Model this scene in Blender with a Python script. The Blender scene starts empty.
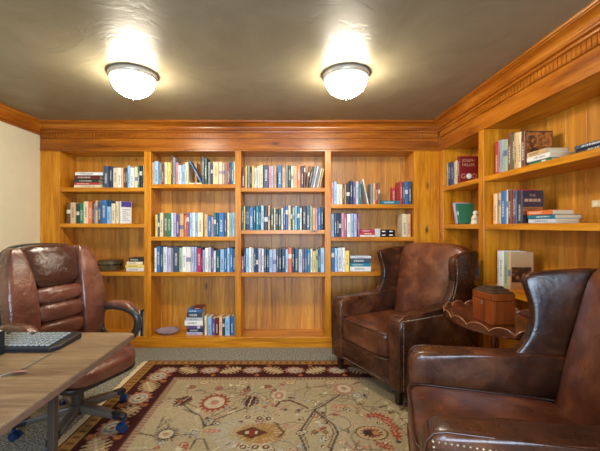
import bpy, bmesh, math, random
import numpy as np
from mathutils import Vector, Matrix, Euler
random.seed(7)
C = bpy.context.scene.collection
PI = math.pi
F, CX, CY, CH = 345.0, 290.0, 226.0, 1.27
CEIL = 2.345
YF, YBK = 3.60, 3.89        # face and back of the far bookcase
XR, XRB = 1.56, 1.85        # face and back of the side bookcase

# ------------------------------------------------------------------ basics
def srgb(r, g, b):
    f = lambda c: (c/255/12.92) if c/255 <= .04045 else ((c/255+.055)/1.055)**2.4
    return (f(r), f(g), f(b), 1.0)

def link_mesh(name, bm, mat, parent=None, smooth=False, angle=None):
    bmesh.ops.recalc_face_normals(bm, faces=bm.faces)
    me = bpy.data.meshes.new(name)
    bm.to_mesh(me); bm.free()
    if mat is not None: me.materials.append(mat)
    if smooth:
        me.polygons.foreach_set('use_smooth', [True]*len(me.polygons))
        if angle:
            try: me.set_sharp_from_angle(angle=math.radians(angle))
            except Exception: pass
    o = bpy.data.objects.new(name, me); C.objects.link(o)
    if parent is not None: o.parent = parent
    return o

def tag(o, label=None, cat=None, group=None, kind=None):
    if label: o['label'] = label
    if cat: o['category'] = cat
    if group: o['group'] = group
    if kind: o['kind'] = kind
    return o

def empty(name, loc=(0,0,0), rz=0, label=None, cat=None, group=None):
    o = bpy.data.objects.new(name, None); C.objects.link(o)
    o.empty_display_size = .1
    o.location = loc; o.rotation_euler = (0,0,rz)
    return tag(o, label, cat, group)

def copy_tree(o, parent=None):
    c = o.copy(); C.objects.link(c); c.parent = parent
    for ch in list(o.children): copy_tree(ch, c)
    return c

def box(bm, x0, x1, y0, y1, z0, z1, bev=0, seg=2):
    vs = [bm.verts.new((x, y, z)) for x in (x0, x1) for y in (y0, y1) for z in (z0, z1)]
    idx = [(0,1,3,2),(4,6,7,5),(0,4,5,1),(2,3,7,6),(0,2,6,4),(1,5,7,3)]
    fs = [bm.faces.new([vs[i] for i in q]) for q in idx]
    if bev:
        es = list({e for f in fs for e in f.edges})
        bmesh.ops.bevel(bm, geom=es, offset=bev, segments=seg, profile=.5, affect='EDGES')
    return bm

def boxm(x0, x1, y0, y1, z0, z1, bev=0, seg=2):
    return box(bmesh.new(), x0, x1, y0, y1, z0, z1, bev, seg)

def prism(bm, pts, fn, a, b, bev=0, seg=2):
    """pts: 2-D outline; fn(p, t) -> 3-D point; t = a and b are the two ends"""
    v0 = [bm.verts.new(fn(p, a)) for p in pts]; v1 = [bm.verts.new(fn(p, b)) for p in pts]
    n = len(pts); fs = [bm.faces.new(v0[::-1]), bm.faces.new(v1)]
    for i in range(n):
        j = (i+1) % n
        fs.append(bm.faces.new((v0[i], v0[j], v1[j], v1[i])))
    if bev:
        es = list({e for f in fs for e in f.edges})
        bmesh.ops.bevel(bm, geom=es, offset=bev, segments=seg, profile=.5, affect='EDGES')
    return bm

def rcube(hx, hy, hz, p=7, n=12, warp=None, c=(0,0,0), bm=None):
    """a rounded, padded block: a subdivided cube pulled in along its edges"""
    bm = bm or bmesh.new()
    cache = {}
    ts = [math.tan((i/n*2-1)*PI/4*.98)/math.tan(PI/4*.98) for i in range(n+1)]
    def vert(q):
        k = tuple(round(x, 5) for x in q)
        if k not in cache:
            l = (abs(q[0])**p+abs(q[1])**p+abs(q[2])**p)**(1/p)
            a = Vector((q[0]/l, q[1]/l, q[2]/l))
            if warp: w = warp(a)
            else: w = Vector((a.x*hx+c[0], a.y*hy+c[1], a.z*hz+c[2]))
            cache[k] = bm.verts.new(w)
        return cache[k]
    for ax in range(3):
        for sg in (-1, 1):
            for i in range(n):
                for j in range(n):
                    q = []
                    for (u, v) in ((ts[i],ts[j]),(ts[i+1],ts[j]),(ts[i+1],ts[j+1]),(ts[i],ts[j+1])):
                        r = [0,0,0]; r[ax] = sg; r[(ax+1)%3] = u; r[(ax+2)%3] = v
                        q.append(vert(r))
                    try: bm.faces.new(q)
                    except ValueError: pass
    return bm

def tube(bm, pts, r, n=8, closed=False, cap=True):
    pts = [Vector(p) for p in pts]; m = len(pts); rings = []
    rr = r if isinstance(r, (list, tuple)) else [r]*m
    up = None
    for i, p in enumerate(pts):
        a = pts[(i-1) % m] if (closed or i > 0) else p
        b = pts[(i+1) % m] if (closed or i < m-1) else p
        d = (b-a).normalized()
        if up is None:
            up = Vector((0,0,1)) if abs(d.z) < .9 else Vector((0,1,0))
        s = d.cross(up).normalized(); up = s.cross(d).normalized()
        rings.append([bm.verts.new(p + (s*math.cos(2*PI*k/n)+up*math.sin(2*PI*k/n))*rr[i]) for k in range(n)])
    for i in range(m if closed else m-1):
        A, B = rings[i], rings[(i+1) % m]
        for k in range(n):
            bm.faces.new((A[k], A[(k+1)%n], B[(k+1)%n], B[k]))
    if not closed and cap:
        bm.faces.new(rings[0][::-1]); bm.faces.new(rings[-1])
    return bm

def lathe(bm, prof, n=32, c=(0,0)):
    rings = []
    for r, z in prof:
        if r < 1e-6: rings.append([bm.verts.new((c[0], c[1], z))])
        else: rings.append([bm.verts.new((c[0]+r*math.cos(2*PI*k/n), c[1]+r*math.sin(2*PI*k/n), z)) for k in range(n)])
    for A, B in zip(rings, rings[1:]):
        for k in range(n):
            j = (k+1) % n
            if len(A) == 1 and len(B) == 1: continue
            if len(A) == 1: bm.faces.new((A[0], B[j], B[k]))
            elif len(B) == 1: bm.faces.new((A[k], A[j], B[0]))
            else: bm.faces.new((A[k], A[j], B[j], B[k]))
    return bm

# --------------------------------------------------------------- materials
def new_mat(name):
    m = bpy.data.materials.new(name); m.use_nodes = True
    nt = m.node_tree; nt.nodes.clear()
    out = nt.nodes.new('ShaderNodeOutputMaterial'); b = nt.nodes.new('ShaderNodeBsdfPrincipled')
    nt.links.new(b.outputs[0], out.inputs[0])
    return m, nt, b

def nd(nt, typ, **kw):
    n = nt.nodes.new(typ)
    for k, v in kw.items():
        if k.startswith('i_'):
            key = k[2:]
            key = int(key) if key.isdigit() else key.replace('_', ' ')
            n.inputs[key].default_value = v
        else: setattr(n, k, v)
    return n

def ramp(nt, stops):
    n = nt.nodes.new('ShaderNodeValToRGB'); e = n.color_ramp.elements
    e[0].position, e[0].color = stops[0]; e[1].position, e[1].color = stops[-1]
    for p, c in stops[1:-1]:
        x = e.new(p); x.color = c
    return n

def simple(name, col, rough=.5, metal=0, coat=0, noise=0, nscale=40, bump=0, spec=.5):
    m, nt, b = new_mat(name)
    b.inputs['Base Color'].default_value = col
    b.inputs['Roughness'].default_value = rough; b.inputs['Metallic'].default_value = metal
    b.inputs['Coat Weight'].default_value = coat; b.inputs['Specular IOR Level'].default_value = spec
    tc = nd(nt, 'ShaderNodeTexCoord'); nz = nd(nt, 'ShaderNodeTexNoise', i_Scale=nscale, i_Detail=4)
    nt.links.new(tc.outputs['Object'], nz.inputs['Vector'])
    if noise:
        d = tuple(c*(1-noise) for c in col[:3])+(1,); l = tuple(min(1, c*(1+noise)) for c in col[:3])+(1,)
        r = ramp(nt, [(.3, d), (.7, l)])
        nt.links.new(nz.outputs[0], r.inputs[0]); nt.links.new(r.outputs[0], b.inputs['Base Color'])
    if bump:
        bp = nd(nt, 'ShaderNodeBump', i_Strength=bump, i_Distance=.01)
        nt.links.new(nz.outputs[0], bp.inputs['Height']); nt.links.new(bp.outputs[0], b.inputs['Normal'])
    return m

def wood(name, dark, mid, light, axis, rough=.32, coat=.15, knots=True, planks=0.0, scale=1.0, crough=.25):
    """board timber with its grain along one axis (x, y or z); planks = width of grooved boards"""
    m, nt, b = new_mat(name); L = nt.links.new
    tc = nd(nt, 'ShaderNodeTexCoord'); oi = nd(nt, 'ShaderNodeObjectInfo')
    mul = nd(nt, 'ShaderNodeMath', operation='MULTIPLY', i_1=17.3); L(oi.outputs['Random'], mul.inputs[0])
    add = nd(nt, 'ShaderNodeVectorMath', operation='ADD'); L(tc.outputs['Object'], add.inputs[0]); L(mul.outputs[0], add.inputs[1])
    vec = add.outputs[0]
    pl = None
    if planks:
        ax = {'x':0,'y':1,'z':2}
        sx = nd(nt, 'ShaderNodeSeparateXYZ'); L(tc.outputs['Object'], sx.inputs[0])
        s = nd(nt, 'ShaderNodeMath', operation='ADD'); L(sx.outputs[0], s.inputs[0]); L(sx.outputs[1], s.inputs[1])
        dv = nd(nt, 'ShaderNodeMath', operation='DIVIDE', i_1=planks); L(s.outputs[0], dv.inputs[0])
        fl = nd(nt, 'ShaderNodeMath', operation='FLOOR'); L(dv.outputs[0], fl.inputs[0])
        wn = nd(nt, 'ShaderNodeTexWhiteNoise', noise_dimensions='1D'); L(fl.outputs[0], wn.inputs['W'])
        sc = nd(nt, 'ShaderNodeVectorMath', operation='SCALE', i_Scale=9.0); L(wn.outputs['Color'], sc.inputs[0])
        a2 = nd(nt, 'ShaderNodeVectorMath', operation='ADD'); L(vec, a2.inputs[0]); L(sc.outputs[0], a2.inputs[1])
        vec = a2.outputs[0]
        fr = nd(nt, 'ShaderNodeMath', operation='FRACT'); L(dv.outputs[0], fr.inputs[0])
        pl = (fr, wn)
    k = {'x':(1.2,14,14),'y':(14,1.2,14),'z':(14,14,1.2)}[axis]
    mp = nd(nt, 'ShaderNodeMapping'); mp.inputs['Scale'].default_value = tuple(c*scale for c in k); L(vec, mp.inputs[0])
    n1 = nd(nt, 'ShaderNodeTexNoise', i_Scale=1.0, i_Detail=5, i_Distortion=.8); L(mp.outputs[0], n1.inputs['Vector'])
    mp2 = nd(nt, 'ShaderNodeMapping'); mp2.inputs['Scale'].default_value = tuple(c*scale*5 for c in k); L(vec, mp2.inputs[0])
    n2 = nd(nt, 'ShaderNodeTexNoise', i_Scale=1.0, i_Detail=3); L(mp2.outputs[0], n2.inputs['Vector'])
    r = ramp(nt, [(.28, dark), (.5, mid), (.74, light)]); 
    mx = nd(nt, 'ShaderNodeMath', operation='MULTIPLY_ADD', i_1=.3); L(n2.outputs[0], mx.inputs[0])
    m7 = nd(nt, 'ShaderNodeMath', operation='MULTIPLY', i_1=.7); L(n1.outputs[0], m7.inputs[0]); L(m7.outputs[0], mx.inputs[2])
    L(mx.outputs[0], r.inputs[0]); col = r.outputs[0]
    if knots:
        kk = {'x':(1.5,3.6,3.6),'y':(3.6,1.5,3.6),'z':(3.6,3.6,1.5)}[axis]
        mp3 = nd(nt, 'ShaderNodeMapping'); mp3.inputs['Scale'].default_value = kk; L(vec, mp3.inputs[0])
        vo = nd(nt, 'ShaderNodeTexVoronoi', i_Scale=1.0); L(mp3.outputs[0], vo.inputs['Vector'])
        rk = ramp(nt, [(.02, (1,1,1,1)), (.09, (0,0,0,1))]); L(vo.outputs['Distance'], rk.inputs[0])
        mk = nd(nt, 'ShaderNodeMix', data_type='RGBA'); L(rk.outputs[0], mk.inputs[0]); L(col, mk.inputs[6])
        mk.inputs[7].default_value = tuple(c*.4 for c in dark[:3])+(1,); col = mk.outputs[2]
    if pl:
        fr, wn = pl
        mr = nd(nt, 'ShaderNodeMapRange'); mr.inputs[3].default_value = .82; mr.inputs[4].default_value = 1.12; L(wn.outputs['Value'], mr.inputs[0])
        vm = nd(nt, 'ShaderNodeVectorMath', operation='SCALE'); L(col, vm.inputs[0]); L(mr.outputs[0], vm.inputs['Scale']); col = vm.outputs[0]
        g = ramp(nt, [(.0, (.0,.0,.0,1)), (.04, (1,1,1,1))]); L(fr.outputs[0], g.inputs[0])
        bp = nd(nt, 'ShaderNodeBump', i_Strength=.8, i_Distance=.004); L(g.outputs[0], bp.inputs['Height']); L(bp.outputs[0], b.inputs['Normal'])
    else:
        bp = nd(nt, 'ShaderNodeBump', i_Strength=.06, i_Distance=.003); L(mx.outputs[0], bp.inputs['Height']); L(bp.outputs[0], b.inputs['Normal'])
    L(col, b.inputs['Base Color'])
    b.inputs['Roughness'].default_value = rough; b.inputs['Coat Weight'].default_value = coat; b.inputs['Coat Roughness'].default_value = crough
    b.inputs['Specular IOR Level'].default_value = .5 if planks else .3
    return m

def leather(name, dark, mid, light, rough=.3, patch=4.0, wrinkle=.13, spec=.4):
    m, nt, b = new_mat(name); L = nt.links.new
    tc = nd(nt, 'ShaderNodeTexCoord')
    n1 = nd(nt, 'ShaderNodeTexNoise', i_Scale=patch, i_Detail=6, i_Roughness=.62, i_Distortion=.4); L(tc.outputs['Object'], n1.inputs['Vector'])
    r = ramp(nt, [(.3, dark), (.52, mid), (.75, light)]); L(n1.outputs[0], r.inputs[0]); L(r.outputs[0], b.inputs['Base Color'])
    n2 = nd(nt, 'ShaderNodeTexNoise', i_Scale=14, i_Detail=5, i_Distortion=1.2); L(tc.outputs['Object'], n2.inputs['Vector'])
    vo = nd(nt, 'ShaderNodeTexVoronoi', i_Scale=260); L(tc.outputs['Object'], vo.inputs['Vector'])
    ad = nd(nt, 'ShaderNodeMath', operation='MULTIPLY_ADD', i_1=.06); L(vo.outputs['Distance'], ad.inputs[0]); L(n2.outputs[0], ad.inputs[2])
    bp = nd(nt, 'ShaderNodeBump', i_Strength=wrinkle, i_Distance=.02); L(ad.outputs[0], bp.inputs['Height']); L(bp.outputs[0], b.inputs['Normal'])
    mr = nd(nt, 'ShaderNodeMapRange'); mr.inputs[3].default_value = rough-.06; mr.inputs[4].default_value = rough+.14; L(n2.outputs[0], mr.inputs[0]); L(mr.outputs[0], b.inputs['Roughness'])
    b.inputs['Coat Weight'].default_value = .06; b.inputs['Specular IOR Level'].default_value = spec; b.inputs['Coat Roughness'].default_value = .18
    return m

ALD, ALM, ALL_ = srgb(146,80,10), srgb(200,126,20), srgb(228,160,48)
M = {}
for ax in 'xyz':
    M['alder_'+ax] = wood('honey_alder_'+ax, ALD, ALM, ALL_, ax)
M['planks'] = wood('alder_planks', srgb(142,82,14), srgb(196,128,28), srgb(228,164,62), 'z', rough=.45, coat=.35, crough=.4, planks=.16)
M['crown_x'] = wood('crown_alder_x', srgb(92,44,6), srgb(152,82,14), srgb(196,122,36), 'x', rough=.3)
M['crown_y'] = wood('crown_alder_y', srgb(104,50,8), srgb(168,92,16), srgb(206,132,42), 'y', rough=.3)
M['redwood_y'] = wood('red_alder_y', srgb(110,42,10), srgb(160,72,20), srgb(190,100,36), 'y', rough=.3)
M['desk'] = wood('desk_laminate', srgb(92,70,48), srgb(138,110,78), srgb(170,142,108), 'x', rough=.38, coat=0, knots=False, scale=2.2)
M['deskedge'] = simple('desk_edge_band', srgb(120,92,74), .4, noise=.15)
M['mahogany'] = wood('dark_mahogany', srgb(52,22,10), srgb(92,44,22), srgb(128,70,38), 'y', rough=.22, coat=.6, knots=False)
M['walnutbox'] = wood('box_walnut', srgb(78,32,10), srgb(128,58,20), srgb(160,84,36), 'z', rough=.25, coat=.5, knots=False)
M['leather'] = leather('aged_brown_leather', srgb(34,17,10), srgb(72,38,22), srgb(116,70,42), .25, 5.0)
M['leather_seat'] = leather('worn_brown_leather', srgb(56,26,15), srgb(94,50,30), srgb(136,84,54), .27, 4.5)
M['oleather'] = leather('red_brown_leather', srgb(72,38,27), srgb(106,60,43), srgb(142,92,68), .2, 3.5, .38, .7)
M['oleather_dark'] = leather('deep_brown_leather', srgb(44,23,16), srgb(66,36,25), srgb(84,50,36), .18, 3.0, .3, .7)
M['shell'] = simple('black_shell', srgb(34,26,24), .35, noise=.2)
M['blackplastic'] = simple('black_plastic', srgb(60,54,50), .3, noise=.15)
M['basemetal'] = simple('grey_bronze_base', srgb(104,96,88), .33, metal=.3, noise=.1)
M['bluecaster'] = simple('blue_black_plastic', srgb(20,46,84), .3, noise=.2)
M['bronze'] = simple('dark_bronze_metal', srgb(84,74,66), .35, metal=.7, noise=.1)
M['rimhighlight'] = simple('painted_rim_highlight', srgb(150,96,56), .3, noise=.2, coat=.3)  # highlight put into the colour, for the top edge of the table rim
M['legwood'] = simple('ebony_leg', srgb(34,20,14), .3, coat=.3, noise=.2)
M['nail'] = simple('antique_nail', srgb(190,170,140), .3, metal=.9, noise=.1)
M['piping'] = simple('leather_piping', srgb(70,36,22), .35, noise=.2)
M['cream_wall'] = simple('cream_paint', srgb(230,218,182), .7, noise=.03, nscale=8, bump=.05)
M['white'] = simple('white_paint', srgb(235,232,224), .5, noise=.02)
M['nickel'] = simple('brushed_nickel', srgb(186,180,166), .4, metal=.35, noise=.05)
M['tin'] = simple('dull_tin', srgb(120,110,88), .35, metal=.8, noise=.2, nscale=12)
M['black'] = simple('black_gloss', srgb(24,22,22), .25, noise=.1)
M['paper'] = simple('page_edges', srgb(216,194,148), .8, noise=.08, nscale=120)
M['plate'] = simple('cream_plate', srgb(226,208,160), .4, noise=.02)
M['ceramic'] = simple('cream_ceramic', srgb(238,226,196), .25, noise=.04)
M['keycap'] = simple('grey_keycap', srgb(150,152,148), .45, noise=.05)
M['kbdark'] = simple('keyboard_black', srgb(26,28,32), .35, noise=.1)
M['palegrey'] = simple('pale_grey_plastic', srgb(200,198,190), .45, noise=.03)
M['tab'] = simple('tan_tab', srgb(150,92,68), .5, noise=.15)
M['cable'] = simple('grey_cable', srgb(124,112,94), .45, noise=.1)
M['fringe'] = simple('cream_fringe', srgb(214,196,158), .9, noise=.2, nscale=160)
M['textpale'] = simple('pale_lettering', srgb(196,150,112), .5, noise=.02)
M['textwhite'] = simple('white_lettering', srgb(236,236,226), .5, noise=.02)
M['textdark'] = simple('dark_lettering', srgb(30,26,30), .5, noise=.02)

def glass_dish():
    m, nt, b = new_mat('smoky_violet_glass')
    b.inputs['Base Color'].default_value = srgb(206,196,214); b.inputs['Roughness'].default_value = .12
    b.inputs['Transmission Weight'].default_value = .55
    tc = nd(nt, 'ShaderNodeTexCoord'); v = nd(nt, 'ShaderNodeTexVoronoi', i_Scale=45); nt.links.new(tc.outputs['Object'], v.inputs['Vector'])
    bp = nd(nt, 'ShaderNodeBump', i_Strength=.5, i_Distance=.01); nt.links.new(v.outputs[0], bp.inputs['Height']); nt.links.new(bp.outputs[0], b.inputs['Normal'])
    return m
M['dish'] = glass_dish()

def emis(name, col, s):
    m, nt, b = new_mat(name)
    b.inputs['Base Color'].default_value = (.9,.88,.82,1); b.inputs['Roughness'].default_value = .3
    b.inputs['Emission Color'].default_value = col; b.inputs['Emission Strength'].default_value = s
    return m
M['lampglass'] = emis('lit_opal_glass', (1.0,.90,.72,1), 46.0)

def ceiling_mat():
    m, nt, b = new_mat('taupe_plaster'); L = nt.links.new
    tc = nd(nt, 'ShaderNodeTexCoord')
    n1 = nd(nt, 'ShaderNodeTexNoise', i_Scale=2.2, i_Detail=7, i_Roughness=.6, i_Distortion=1.6); L(tc.outputs['Object'], n1.inputs['Vector'])
    n2 = nd(nt, 'ShaderNodeTexNoise', i_Scale=18, i_Detail=4, i_Distortion=.6); L(tc.outputs['Object'], n2.inputs['Vector'])
    r1 = ramp(nt, [(.44, (0,0,0,1)), (.52, (1,1,1,1))]); L(n1.outputs[0], r1.inputs[0])
    ad = nd(nt, 'ShaderNodeMath', operation='MULTIPLY_ADD', i_1=.25); L(n2.outputs[0], ad.inputs[0]); L(r1.outputs[0], ad.inputs[2])
    bp = nd(nt, 'ShaderNodeBump', i_Strength=.16, i_Distance=.005); L(ad.outputs[0], bp.inputs['Height']); L(bp.outputs[0], b.inputs['Normal'])
    r = ramp(nt, [(.3, srgb(130,121,96)), (.7, srgb(146,137,112))]); L(n1.outputs[0], r.inputs[0]); L(r.outputs[0], b.inputs['Base Color'])
    b.inputs['Roughness'].default_value = .4
    return m
M['ceiling'] = ceiling_mat()

def carpet_mat():
    m, nt, b = new_mat('speckled_carpet'); L = nt.links.new
    tc = nd(nt, 'ShaderNodeTexCoord')
    n1 = nd(nt, 'ShaderNodeTexNoise', i_Scale=90, i_Detail=3, i_Roughness=.7); L(tc.outputs['Object'], n1.inputs['Vector'])
    r = ramp(nt, [(.34, srgb(66,64,54)), (.5, srgb(130,128,114)), (.66, srgb(196,194,180))]); L(n1.outputs[0], r.inputs[0]); L(r.outputs[0], b.inputs['Base Color'])
    bp = nd(nt, 'ShaderNodeBump', i_Strength=.7, i_Distance=.01); L(n1.outputs[0], bp.inputs['Height']); L(bp.outputs[0], b.inputs['Normal'])
    b.inputs['Roughness'].default_value = .95; b.inputs['Specular IOR Level'].default_value = .1
    return m
M['carpet'] = carpet_mat()

def book_mat(name, mark, kind):
    """cloth or paper cover in the book's own colour with printed spine marks"""
    m, nt, b = new_mat(name); L = nt.links.new
    oi = nd(nt, 'ShaderNodeObjectInfo'); tc = nd(nt, 'ShaderNodeTexCoord')
    sp = nd(nt, 'ShaderNodeSeparateXYZ'); L(tc.outputs['Generated'], sp.inputs[0])
    def mth(op, a, bb=None):
        n = nd(nt, 'ShaderNodeMath', operation=op)
        for i, x in enumerate((a, bb)):
            if x is None: continue
            if isinstance(x, (int, float)): n.inputs[i].default_value = x
            else: L(x, n.inputs[i])
        return n.outputs[0]
    x, y, z = sp.outputs
    front = mth('LESS_THAN', y, .03)
    inx = mth('LESS_THAN', mth('ABSOLUTE', mth('SUBTRACT', x, .5)), .2)
    rnd = oi.outputs['Random']
    if kind == 'text':
        lo = mth('ADD', mth('MULTIPLY', rnd, .25), .08); hi = mth('ADD', lo, .5)
        inz = mth('MULTIPLY', mth('GREATER_THAN', z, lo), mth('LESS_THAN', z, hi))
        w = mth('ADD', mth('MULTIPLY', z, 44.0), mth('MULTIPLY', rnd, 91.0))
        wn = nd(nt, 'ShaderNodeTexNoise', noise_dimensions='1D', i_Scale=1.0, i_Detail=1); L(w, wn.inputs['W'])
        mask = mth('MULTIPLY', mth('MULTIPLY', mth('MULTIPLY', front, inx), mth('MULTIPLY', inz, mth('GREATER_THAN', wn.outputs[0], .5))), .75)
    else:
        c = mth('ADD', mth('MULTIPLY', rnd, .4), .4)
        blk = mth('LESS_THAN', mth('ABSOLUTE', mth('SUBTRACT', z, c)), .09)
        mask = mth('MULTIPLY', mth('MULTIPLY', front, blk), .7)
    mix = nd(nt, 'ShaderNodeMix', data_type='RGBA'); L(mask, mix.inputs[0]); L(oi.outputs['Color'], mix.inputs[6]); mix.inputs[7].default_value = mark
    L(mix.outputs[2], b.inputs['Base Color']); b.inputs['Roughness'].default_value = .42
    return m
M['bk_lt'] = book_mat('cover_pale_print', srgb(236,232,214), 'text')
M['bk_dk'] = book_mat('cover_dark_print', srgb(46,44,56), 'text')
M['bk_bl'] = book_mat('cover_pale_block', srgb(240,236,222), 'block')
M['bk_bd'] = book_mat('cover_navy_block', srgb(40,70,130), 'block')

# ------------------------------------------------------------- room shell
def struct(name, bm, m, **k):
    return tag(link_mesh(name, bm, m, **k), kind='structure')
FY = -1.35
struct('floor', boxm(-2.61, 2.0, FY, 4.0, -.05, 0), M['carpet'])
struct('ceiling', boxm(-2.61, 2.0, FY, 4.0, CEIL, CEIL+.05), M['ceiling'])
struct('wall_left', boxm(-2.71, -2.61, FY, 4.0, 0, CEIL), M['cream_wall'])
struct('wall_right', boxm(1.875, 1.975, FY, 4.0, 0, CEIL), M['cream_wall'])
struct('wall_back', boxm(-2.61, 1.875, 3.91, 4.0, 0, CEIL), M['cream_wall'])
bm = bmesh.new(); WX0, WX1, WZ0, WZ1 = -.8, .7, .85, 2.0
box(bm, -2.61, WX0, FY-.1, FY, 0, CEIL); box(bm, WX1, 1.875, FY-.1, FY, 0, CEIL)
box(bm, WX0, WX1, FY-.1, FY, 0, WZ0); box(bm, WX0, WX1, FY-.1, FY, WZ1, CEIL)
bmesh.ops.remove_doubles(bm, verts=bm.verts, dist=1e-5)
struct('wall_front', bm, M['cream_wall'])
wf = bmesh.new()
for (a, b_, c, d) in ((WX0-.07,WX0+.03,WZ0-.05,WZ1+.07),(WX1-.03,WX1+.07,WZ0-.05,WZ1+.07),((WX0+WX1)/2-.03,(WX0+WX1)/2+.03,WZ0,WZ1),(WX0,WX1,WZ1-.03,WZ1+.07),(WX0-.1,WX1+.1,WZ0-.06,WZ0+.02)):
    box(wf, a, b_, FY-.06, FY+.03, c, d)
struct('window_1', wf, M['white'])
# crown mouldings with mitred ends; profile = (projection, height)
def arc(p0, p1, n=6):
    (d0, z0), (d1, z1) = p0, p1
    return [(d1-(d1-d0)*math.cos(t*PI/2), z0+(z1-z0)*math.sin(t*PI/2)) for t in [i/n for i in range(n+1)]]
CR = [(0,2.235),(.026,2.235),(.034,2.238),(.036,2.246),(.030,2.251),(.030,2.256),(.050,2.258),(.053,2.266),(.048,2.272),(.044,2.273),(.044,2.278)] + arc((.046,2.279),(.100,2.322)) + [(.102,2.326),(.114,2.327),(.116,2.334),(.112,CEIL),(0,CEIL)]
bm = prism(bmesh.new(), CR, lambda p, t: Vector((-2.61 if t == 0 else XR-p[0], YF-p[0], p[1])), 0, 1)
struct('trim_1', bm, M['crown_x'])
bm = prism(bmesh.new(), CR, lambda p, t: Vector((XR-p[0], YF-p[0] if t == 0 else .3, p[1])), 0, 1)
struct('trim_2', bm, M['crown_y'])
CL = [(0,2.215),(.018,2.215),(.018,2.235),(.03,2.24)] + arc((.032,2.245),(.075,2.32)) + [(.085,2.325),(.085,CEIL),(0,CEIL)]
bm = prism(bmesh.new(), CL, lambda p, t: Vector((-2.61+p[0], YF-.01 if t == 0 else FY, p[1])), 0, 1)
struct('trim_3', bm, M['crown_y'])
def comb(length, pitch=.032, gap=.008, d0=.008, d1=.022):
    pts = [(0, 0)]; s = 0
    while s + pitch < length:
        pts += [(s, d1), (s+pitch-gap, d1), (s+pitch-gap, d0), (s+pitch, d0)]; s += pitch
    pts += [(s, d1), (length, d1), (length, 0)]
    return pts
bm = prism(bmesh.new(), comb(4.13, .032, .006, .014, .02), lambda p, z: Vector((-2.59+p[0], YF-p[1], z)), 2.18, 2.234)
struct('trim_4', bm, M['crown_x'])
bm = prism(bmesh.new(), comb(3.2, .032, .006, .012, .021), lambda p, z: Vector((XR-p[1], 3.55-p[0], z)), 2.18, 2.234)
struct('trim_5', bm, M['crown_y'])
struct('baseboard_left', boxm(-2.61, -2.595, FY, 3.58, 0, .1, .003), M['redwood_y'])

# ---------------------------------------------------------- far bookcase
bc = empty('bookcase', (0,0,0), 0, 'long honey-stained built-in bookcase across the far wall, four bays of shelves', 'bookcase')
COL = [(-2.40,-1.524),(-1.451,-.574),(-.511,.365),(.428,1.294)]
SH = [[1.672,1.296,.791],[1.708,1.158,.787],[1.670,1.228,.783],[1.497,1.155,.790]]
TOPZ, BOTZ = 2.050, .111
P = lambda name, bm, m, par=bc, **k: link_mesh(name, bm, m, par, **k)
P('back_panel', boxm(-2.60, XR+.28, YBK, YBK+.018, 0, CEIL-.01), M['planks'])
for (a, b_) in ((-2.606,-2.40),(-1.524,-1.451),(-.574,-.511),(.365,.428),(1.294,XR)):
    P('divider', boxm(a, b_, YF, YBK, BOTZ-.02, TOPZ+.01, .0025), M['alder_z'])
P('frieze', boxm(-2.606, XR, YF-.004, YF+.02, TOPZ-.002, 2.236, .002), M['crown_x'])
P('frieze_bead', boxm(-2.606, XR-.01, YF-.012, YF-.003, 2.066, 2.078, .003), M['crown_x'])
P('top_board', boxm(-2.606, XR, YF+.02, YBK, TOPZ, TOPZ+.02), M['alder_x'])
P('kickboard', boxm(-2.606, XR, YF-.004, YF+.02, 0, BOTZ-.002, .003), M['alder_x'])
P('bottom_board', boxm(-2.606, XR, YF, YBK, BOTZ-.02, BOTZ, .002), M['alder_x'])
for (a, b_), zs in zip(COL, SH):
    for z in zs:
        P('shelf', boxm(a, b_, YF+.002, YBK, z-.042, z, .003), M['alder_x'])

# --------------------------------------------------------- side bookcase
sb = empty('bookcase', (0,0,0), 0, 'side bookcase of the same honey timber along the right wall, wide shelves behind the armchairs', 'bookcase')
BAY = [(2.858,3.515),(1.60,2.778),(.42,1.52)]
P('back_panel', boxm(XRB, XRB+.018, .34, YBK-.003, 0, CEIL-.01), M['planks'], sb)
for (a, b_) in ((3.515,YF+.0),(2.778,2.858),(1.52,1.60),(.34,.42)):
    P('divider', boxm(XR, XRB, a, b_-.001, BOTZ-.02, TOPZ+.01, .0025), M['alder_z'], sb)
P('frieze', boxm(XR-.004, XR+.02, .34, YF-.005, TOPZ-.002, 2.236, .002), M['crown_y'], sb)
P('top_board', boxm(XR+.02, XRB, .34, YF-.001, TOPZ, TOPZ+.02), M['alder_y'], sb)
P('kickboard', boxm(XR-.004, XR+.02, .34, YF-.005, 0, BOTZ-.002, .003), M['alder_y'], sb)
P('bottom_board', boxm(XR, XRB, .34, YF-.001, BOTZ-.02, BOTZ, .002), M['alder_y'], sb)
for (a, b_) in BAY:
    for z in (1.668, 1.286, .81):
        P('shelf', boxm(XR+.002, XRB, a, b_, z-.042, z, .003), M['alder_y'], sb)

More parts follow.
